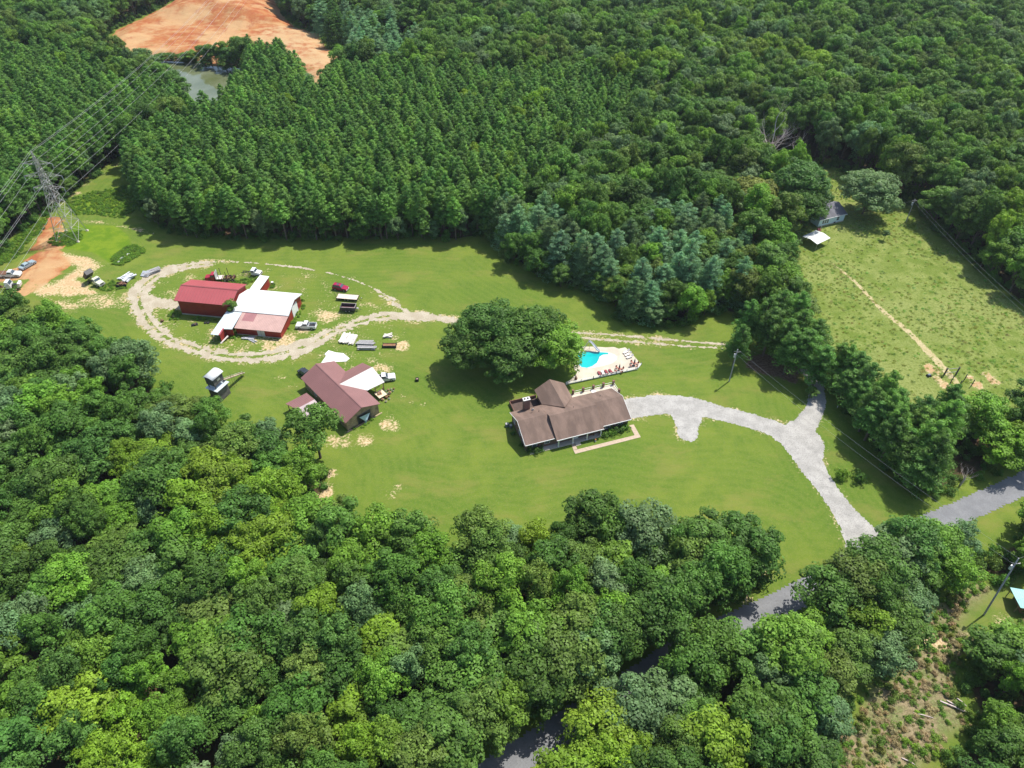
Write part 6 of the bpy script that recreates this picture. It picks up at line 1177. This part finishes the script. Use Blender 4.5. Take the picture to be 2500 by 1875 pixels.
# each tree's label: colour, then which one of its colour from the left in a named patch of the photo
COLS = ["left edge", "far left", "outer left", "left", "inner left", "centre left", "centre", "centre right", "inner right", "right", "outer right", "far right", "right edge"]
ROWS = ["top edge", "uppermost", "high", "upper", "upper middle", "middle", "lower middle", "lower", "low", "lowest", "bottom edge"]
ORD = ["leftmost", "second from left", "third from left", "fourth from left", "fifth from left", "sixth from left", "seventh from left", "eighth from left", "ninth from left", "tenth from left"] + [n + " from left" for n in "eleventh twelfth thirteenth fourteenth fifteenth sixteenth seventeenth eighteenth nineteenth twentieth".split()]
CELL = {}
for q in PICK: CELL.setdefault((q[0], q[3], min(12, int(q[4] / 2212 * 13)), min(10, int(q[5] / 1659 * 11)), int(q[5] / 1659 * 33) % 3 if q[0] in ("pine", "white_pine") else 9), []).append(q)
for (kd, c, ci, ri, sb), L in CELL.items():
    L.sort(key=lambda q: q[4])
    for j, (kind, x, y, c, u, v, w, h, vl, vi, H0, rot, col, nm, cat, word, zg) in enumerate(L):
        spot = f"{ROWS[ri]} {COLS[ci]} of the photo" + (["", ""][0] if sb == 9 else [", rear", ", middle", ", front"][sb]); word = {"broad": "broadleaf", "pine": "pine", "white_pine": "white pine", "tall_pine": "roadside pine"}[kind]; cc = c.replace("fresh pine green", "light green").replace("pine green", "darker green")
        lab = f"{cc} {word} alone in colour, {spot}" if len(L) == 1 else f"{cc} {word}, {ORD[min(j, 19)]}, {spot}" if j < len(L) - 1 or j == 0 else f"{cc} {word}, rightmost, {spot}"
        tree(nm, cat, lab, x, y, vl[vi], w, h / H0, rot, col, {"broad": "broadleaf trees of the woods", "pine": "pines of the plantation", "white_pine": "white pines of the mixed wood", "tall_pine": "pines of the roadside strip"}[kind], z=zg)
print("CELLMAX", max(len(L) for L in CELL.values()))
print("TREES", len(SP), tot, {k: len(v) for k, v in REST.items()})

# --- everything nobody could count, one object each, by instancing on points
def scatter(name, rows, vl, label, cat):
    rows = np.array(rows, float); src = bpy.data.collections.new(name + "_models")
    for k, v in enumerate(vl):
        me = foliage_mesh(name + "_model", v["Q"], v["t"], LEAFI, v["tm"]); o = bpy.data.objects.new(f"{name}_model_{k:02d}", me); src.objects.link(o)
    me = bpy.data.meshes.new(name); me.vertices.add(len(rows)); me.vertices.foreach_set("co", rows[:, :3].astype(np.float32).ravel())
    for nm, tp, d, f in (("scl", 'FLOAT_VECTOR', rows[:, 3:6], "vector"), ("rot", 'FLOAT', rows[:, 6], "value"), ("tint", 'FLOAT_COLOR', np.concatenate([rows[:, 8:11], np.ones((len(rows), 1))], 1), "color")):
        a = me.attributes.new(nm, tp, 'POINT'); a.data.foreach_set(f, d.astype(np.float32).ravel())
    a = me.attributes.new("variant", 'INT', 'POINT'); a.data.foreach_set("value", rows[:, 7].astype(np.int32))
    o = bpy.data.objects.new(name, me); COL.objects.link(o); o["kind"] = "stuff"; o["label"] = label; o["category"] = cat
    g = bpy.data.node_groups.new(name + "_spread", 'GeometryNodeTree'); g.interface.new_socket("Geometry", in_out='INPUT', socket_type='NodeSocketGeometry'); g.interface.new_socket("Geometry", in_out='OUTPUT', socket_type='NodeSocketGeometry')
    n = g.nodes; gi = n.new("NodeGroupInput"); go = n.new("NodeGroupOutput"); ip = n.new("GeometryNodeInstanceOnPoints"); ci = n.new("GeometryNodeCollectionInfo")
    ci.inputs["Collection"].default_value = src; ci.inputs["Separate Children"].default_value = True; ci.inputs["Reset Children"].default_value = True; ip.inputs["Pick Instance"].default_value = True
    def na(nm, t): q = n.new("GeometryNodeInputNamedAttribute"); q.data_type = t; q.inputs[0].default_value = nm; return q.outputs["Attribute"]
    cx = n.new("ShaderNodeCombineXYZ"); L = g.links.new; L(na("rot", 'FLOAT'), cx.inputs[2]); L(gi.outputs[0], ip.inputs["Points"]); L(ci.outputs[0], ip.inputs["Instance"]); L(na("variant", 'INT'), ip.inputs["Instance Index"])
    L(cx.outputs[0], ip.inputs["Rotation"]); L(na("scl", 'FLOAT_VECTOR'), ip.inputs["Scale"]); L(ip.outputs[0], go.inputs[0])
    md = o.modifiers.new("spread", 'NODES'); md.node_group = g; return o
scatter("far_broadleaf_forest", REST["broad"], BROAD + BLOW, "continuous mass of broadleaf forest filling the distance and the photo's edges", "forest")
scatter("far_pine_plantation", REST["pine"], PINE, "dense rows of plantation pines behind the nearest ones", "pine forest")
if REST["white_pine"]: scatter("outer_white_pines", REST["white_pine"], WPINE, "white pines at the very edge of the view", "pine forest")
if REST["tall_pine"]: scatter("outer_roadside_pines", REST["tall_pine"], GPINE, "roadside pines beyond the right edge of the view", "pine forest")
# undergrowth below and in front of the trees
P = sites(2.6, 7, .45); o = opened(P); k = (o < -.6) & (o > -14) & inv(P, 1, 40); q = P[k]; q = q[rt.rand(len(q)) < np.where(o[k] > -4, .8, .5)]
rows = [(x, y, 0, s, s, s * U(.8, 1.3), U(0, 6.28), rt.randint(3), *jitter(GREENS[pick(["mid green", "dark green", "deep green", "olive green"], [3, 4, 3, 1])])) for (x, y), s in zip(q, rt.uniform(.7, 1.9, len(q)))]
scatter("undergrowth", rows, BUSH, "low leafy undergrowth along the feet of the trees", "undergrowth")
# scrub in the lower right opening
P = sites(.95, 8, .5); k = (sdf(P, C_SCRUB) > -.5) & inv(P, 1, 40); q = P[k]; dn = fbm(q, 6.) ; grass_r = sdf(q, spoly(rE, [(1560, 780), (1700, 620), (1880, 560), (2000, 560), (1990, 700), (1800, 900), (1640, 900)])) > 0
keep = (rt.rand(len(q)) < np.clip(.85 + dn * 1.8, .25, 1.)) & ~grass_r; q = q[keep]
GREENS["dry tan"] = (.40, .33, .17); rows = [(x, y, 0, s * U(.7, 1.5), s, s * U(.5, 1.1), U(0, 6.28), rt.randint(3), *jitter(GREENS[pick(["bright green", "olive green", "mid green", "bronze-tipped", "yellow-green", "dry tan"], [3, 3, 1.5, 2, 1.5, 5])])) for (x, y), s in zip(q, rt.uniform(.12, .8, len(q)) * rt.uniform(.7, 1.2, len(q)))]
scatter("scrub", rows, BUSH, "patchy green scrub on brown ground at the lower right", "scrub")
# lush weeds by the pylon and the grassy ditch
def blobpts(poly, n, seed): r = np.random.RandomState(seed); A_ = np.array(poly); q = r.uniform(A_.min(0), A_.max(0), (n, 2)); return q[ipoly(q, poly)]
q = np.concatenate([blobpts(spoly(r1, [(640, 560), (900, 480), (1230, 420), (1350, 520), (1340, 640), (1220, 740), (900, 700), (700, 700)]), 1500, 1), blobpts(spoly(r1, [(1090, 1130), (1250, 1010), (1340, 1000), (1450, 1050), (1330, 1130), (1200, 1200), (1110, 1190)]), 900, 2), blobpts(spoly(r1, [(470, 960), (560, 880), (800, 860), (820, 930), (700, 1010), (500, 1010)]), 350, 3), blobpts(spoly(r1, [(0, 1060), (250, 850), (400, 760), (500, 700), (420, 860), (250, 1000), (150, 1150), (0, 1200)]), 900, 4)] + [blobpts(spoly(r2, pl), n_, 20 + n_) for pl, n_ in (([(600, 330), (1100, 330), (1330, 290), (1330, 330), (1150, 400), (1000, 380), (600, 370)], 160), ([(1860, 560), (1960, 640), (1900, 720), (1800, 870), (1700, 1000), (1690, 900), (1840, 700)], 90), ([(150, 800), (270, 690), (330, 800), (240, 900)], 70), ([(1000, 1000), (1100, 1090), (1000, 1110), (930, 1080)], 40), ([(1460, 380), (1540, 400), (1500, 450), (1440, 430)], 20), ([(820, 830), (860, 860), (420, 850), (430, 810)], 40))] + [blobpts(spoly(r5, [(1180, 720), (1290, 690), (1340, 600), (1420, 640), (1560, 720), (1300, 760)]), 120, 31), blobpts(spoly(r3, [(1440, 860), (1720, 720), (1740, 740), (1450, 890)]), 40, 32)])
rows = [(x, y, 0, s, s, s * .8, U(0, 6.28), rt.randint(3), *jitter(GREENS[pick(["bright green", "yellow-green", "mid green"], [4, 2, 1])])) for (x, y), s in zip(q, rt.uniform(.2, .55, len(q)))]
scatter("tall_weeds", rows, BUSH, "bright tall weeds in the power line corridor and round the ditch", "weeds")
WEED = []
for s_ in (61, 62, 63): Q, t, _ = weed(s_); WEED.append(dict(Q=Q, t=t, tm=None))
P = sites(1.1, 12, .5); k = (sdf(P, C_FIELD) > .3) & inv(P, 1, 30); q = P[k]; q = q[rt.rand(len(q)) < np.clip(.42 + 1.3 * fbm(q, 9.), .05, 1)]
rows = [(x, y, 0, s, s, s * U(.8, 1.2), U(0, 6.28), rt.randint(3), *(c * U(.8, 1.2) for c in ((.38, .48, .16) if U() < .5 else (.29, .40, .10)))) for (x, y), s in zip(q, rt.uniform(.3, .85, len(q)))]
scatter("field_grass", rows, WEED, "unmown pale tufted grass covering the right-hand hay field", "grass")
# ------------------------------------------------------------------ the air
hz = MB().box(-5200, 5200, -3200, 7200, -6, 123).build("haze", bpy.data.materials.new("haze_air")); hz["kind"] = "stuff"; hz["label"] = "thin summer haze over the whole valley"; hz["category"] = "haze"
hm = hz.data.materials[0]; hm.use_nodes = True; ht = hm.node_tree; ht.nodes.remove(ht.nodes["Principled BSDF"]); hv = ht.nodes.new("ShaderNodeVolumePrincipled")
hv.inputs["Density"].default_value = .00007; hv.inputs["Color"].default_value = (.80, .90, 1, 1); hv.inputs["Anisotropy"].default_value = .2; ht.links.new(hv.outputs[0], ht.nodes["Material Output"].inputs["Volume"])
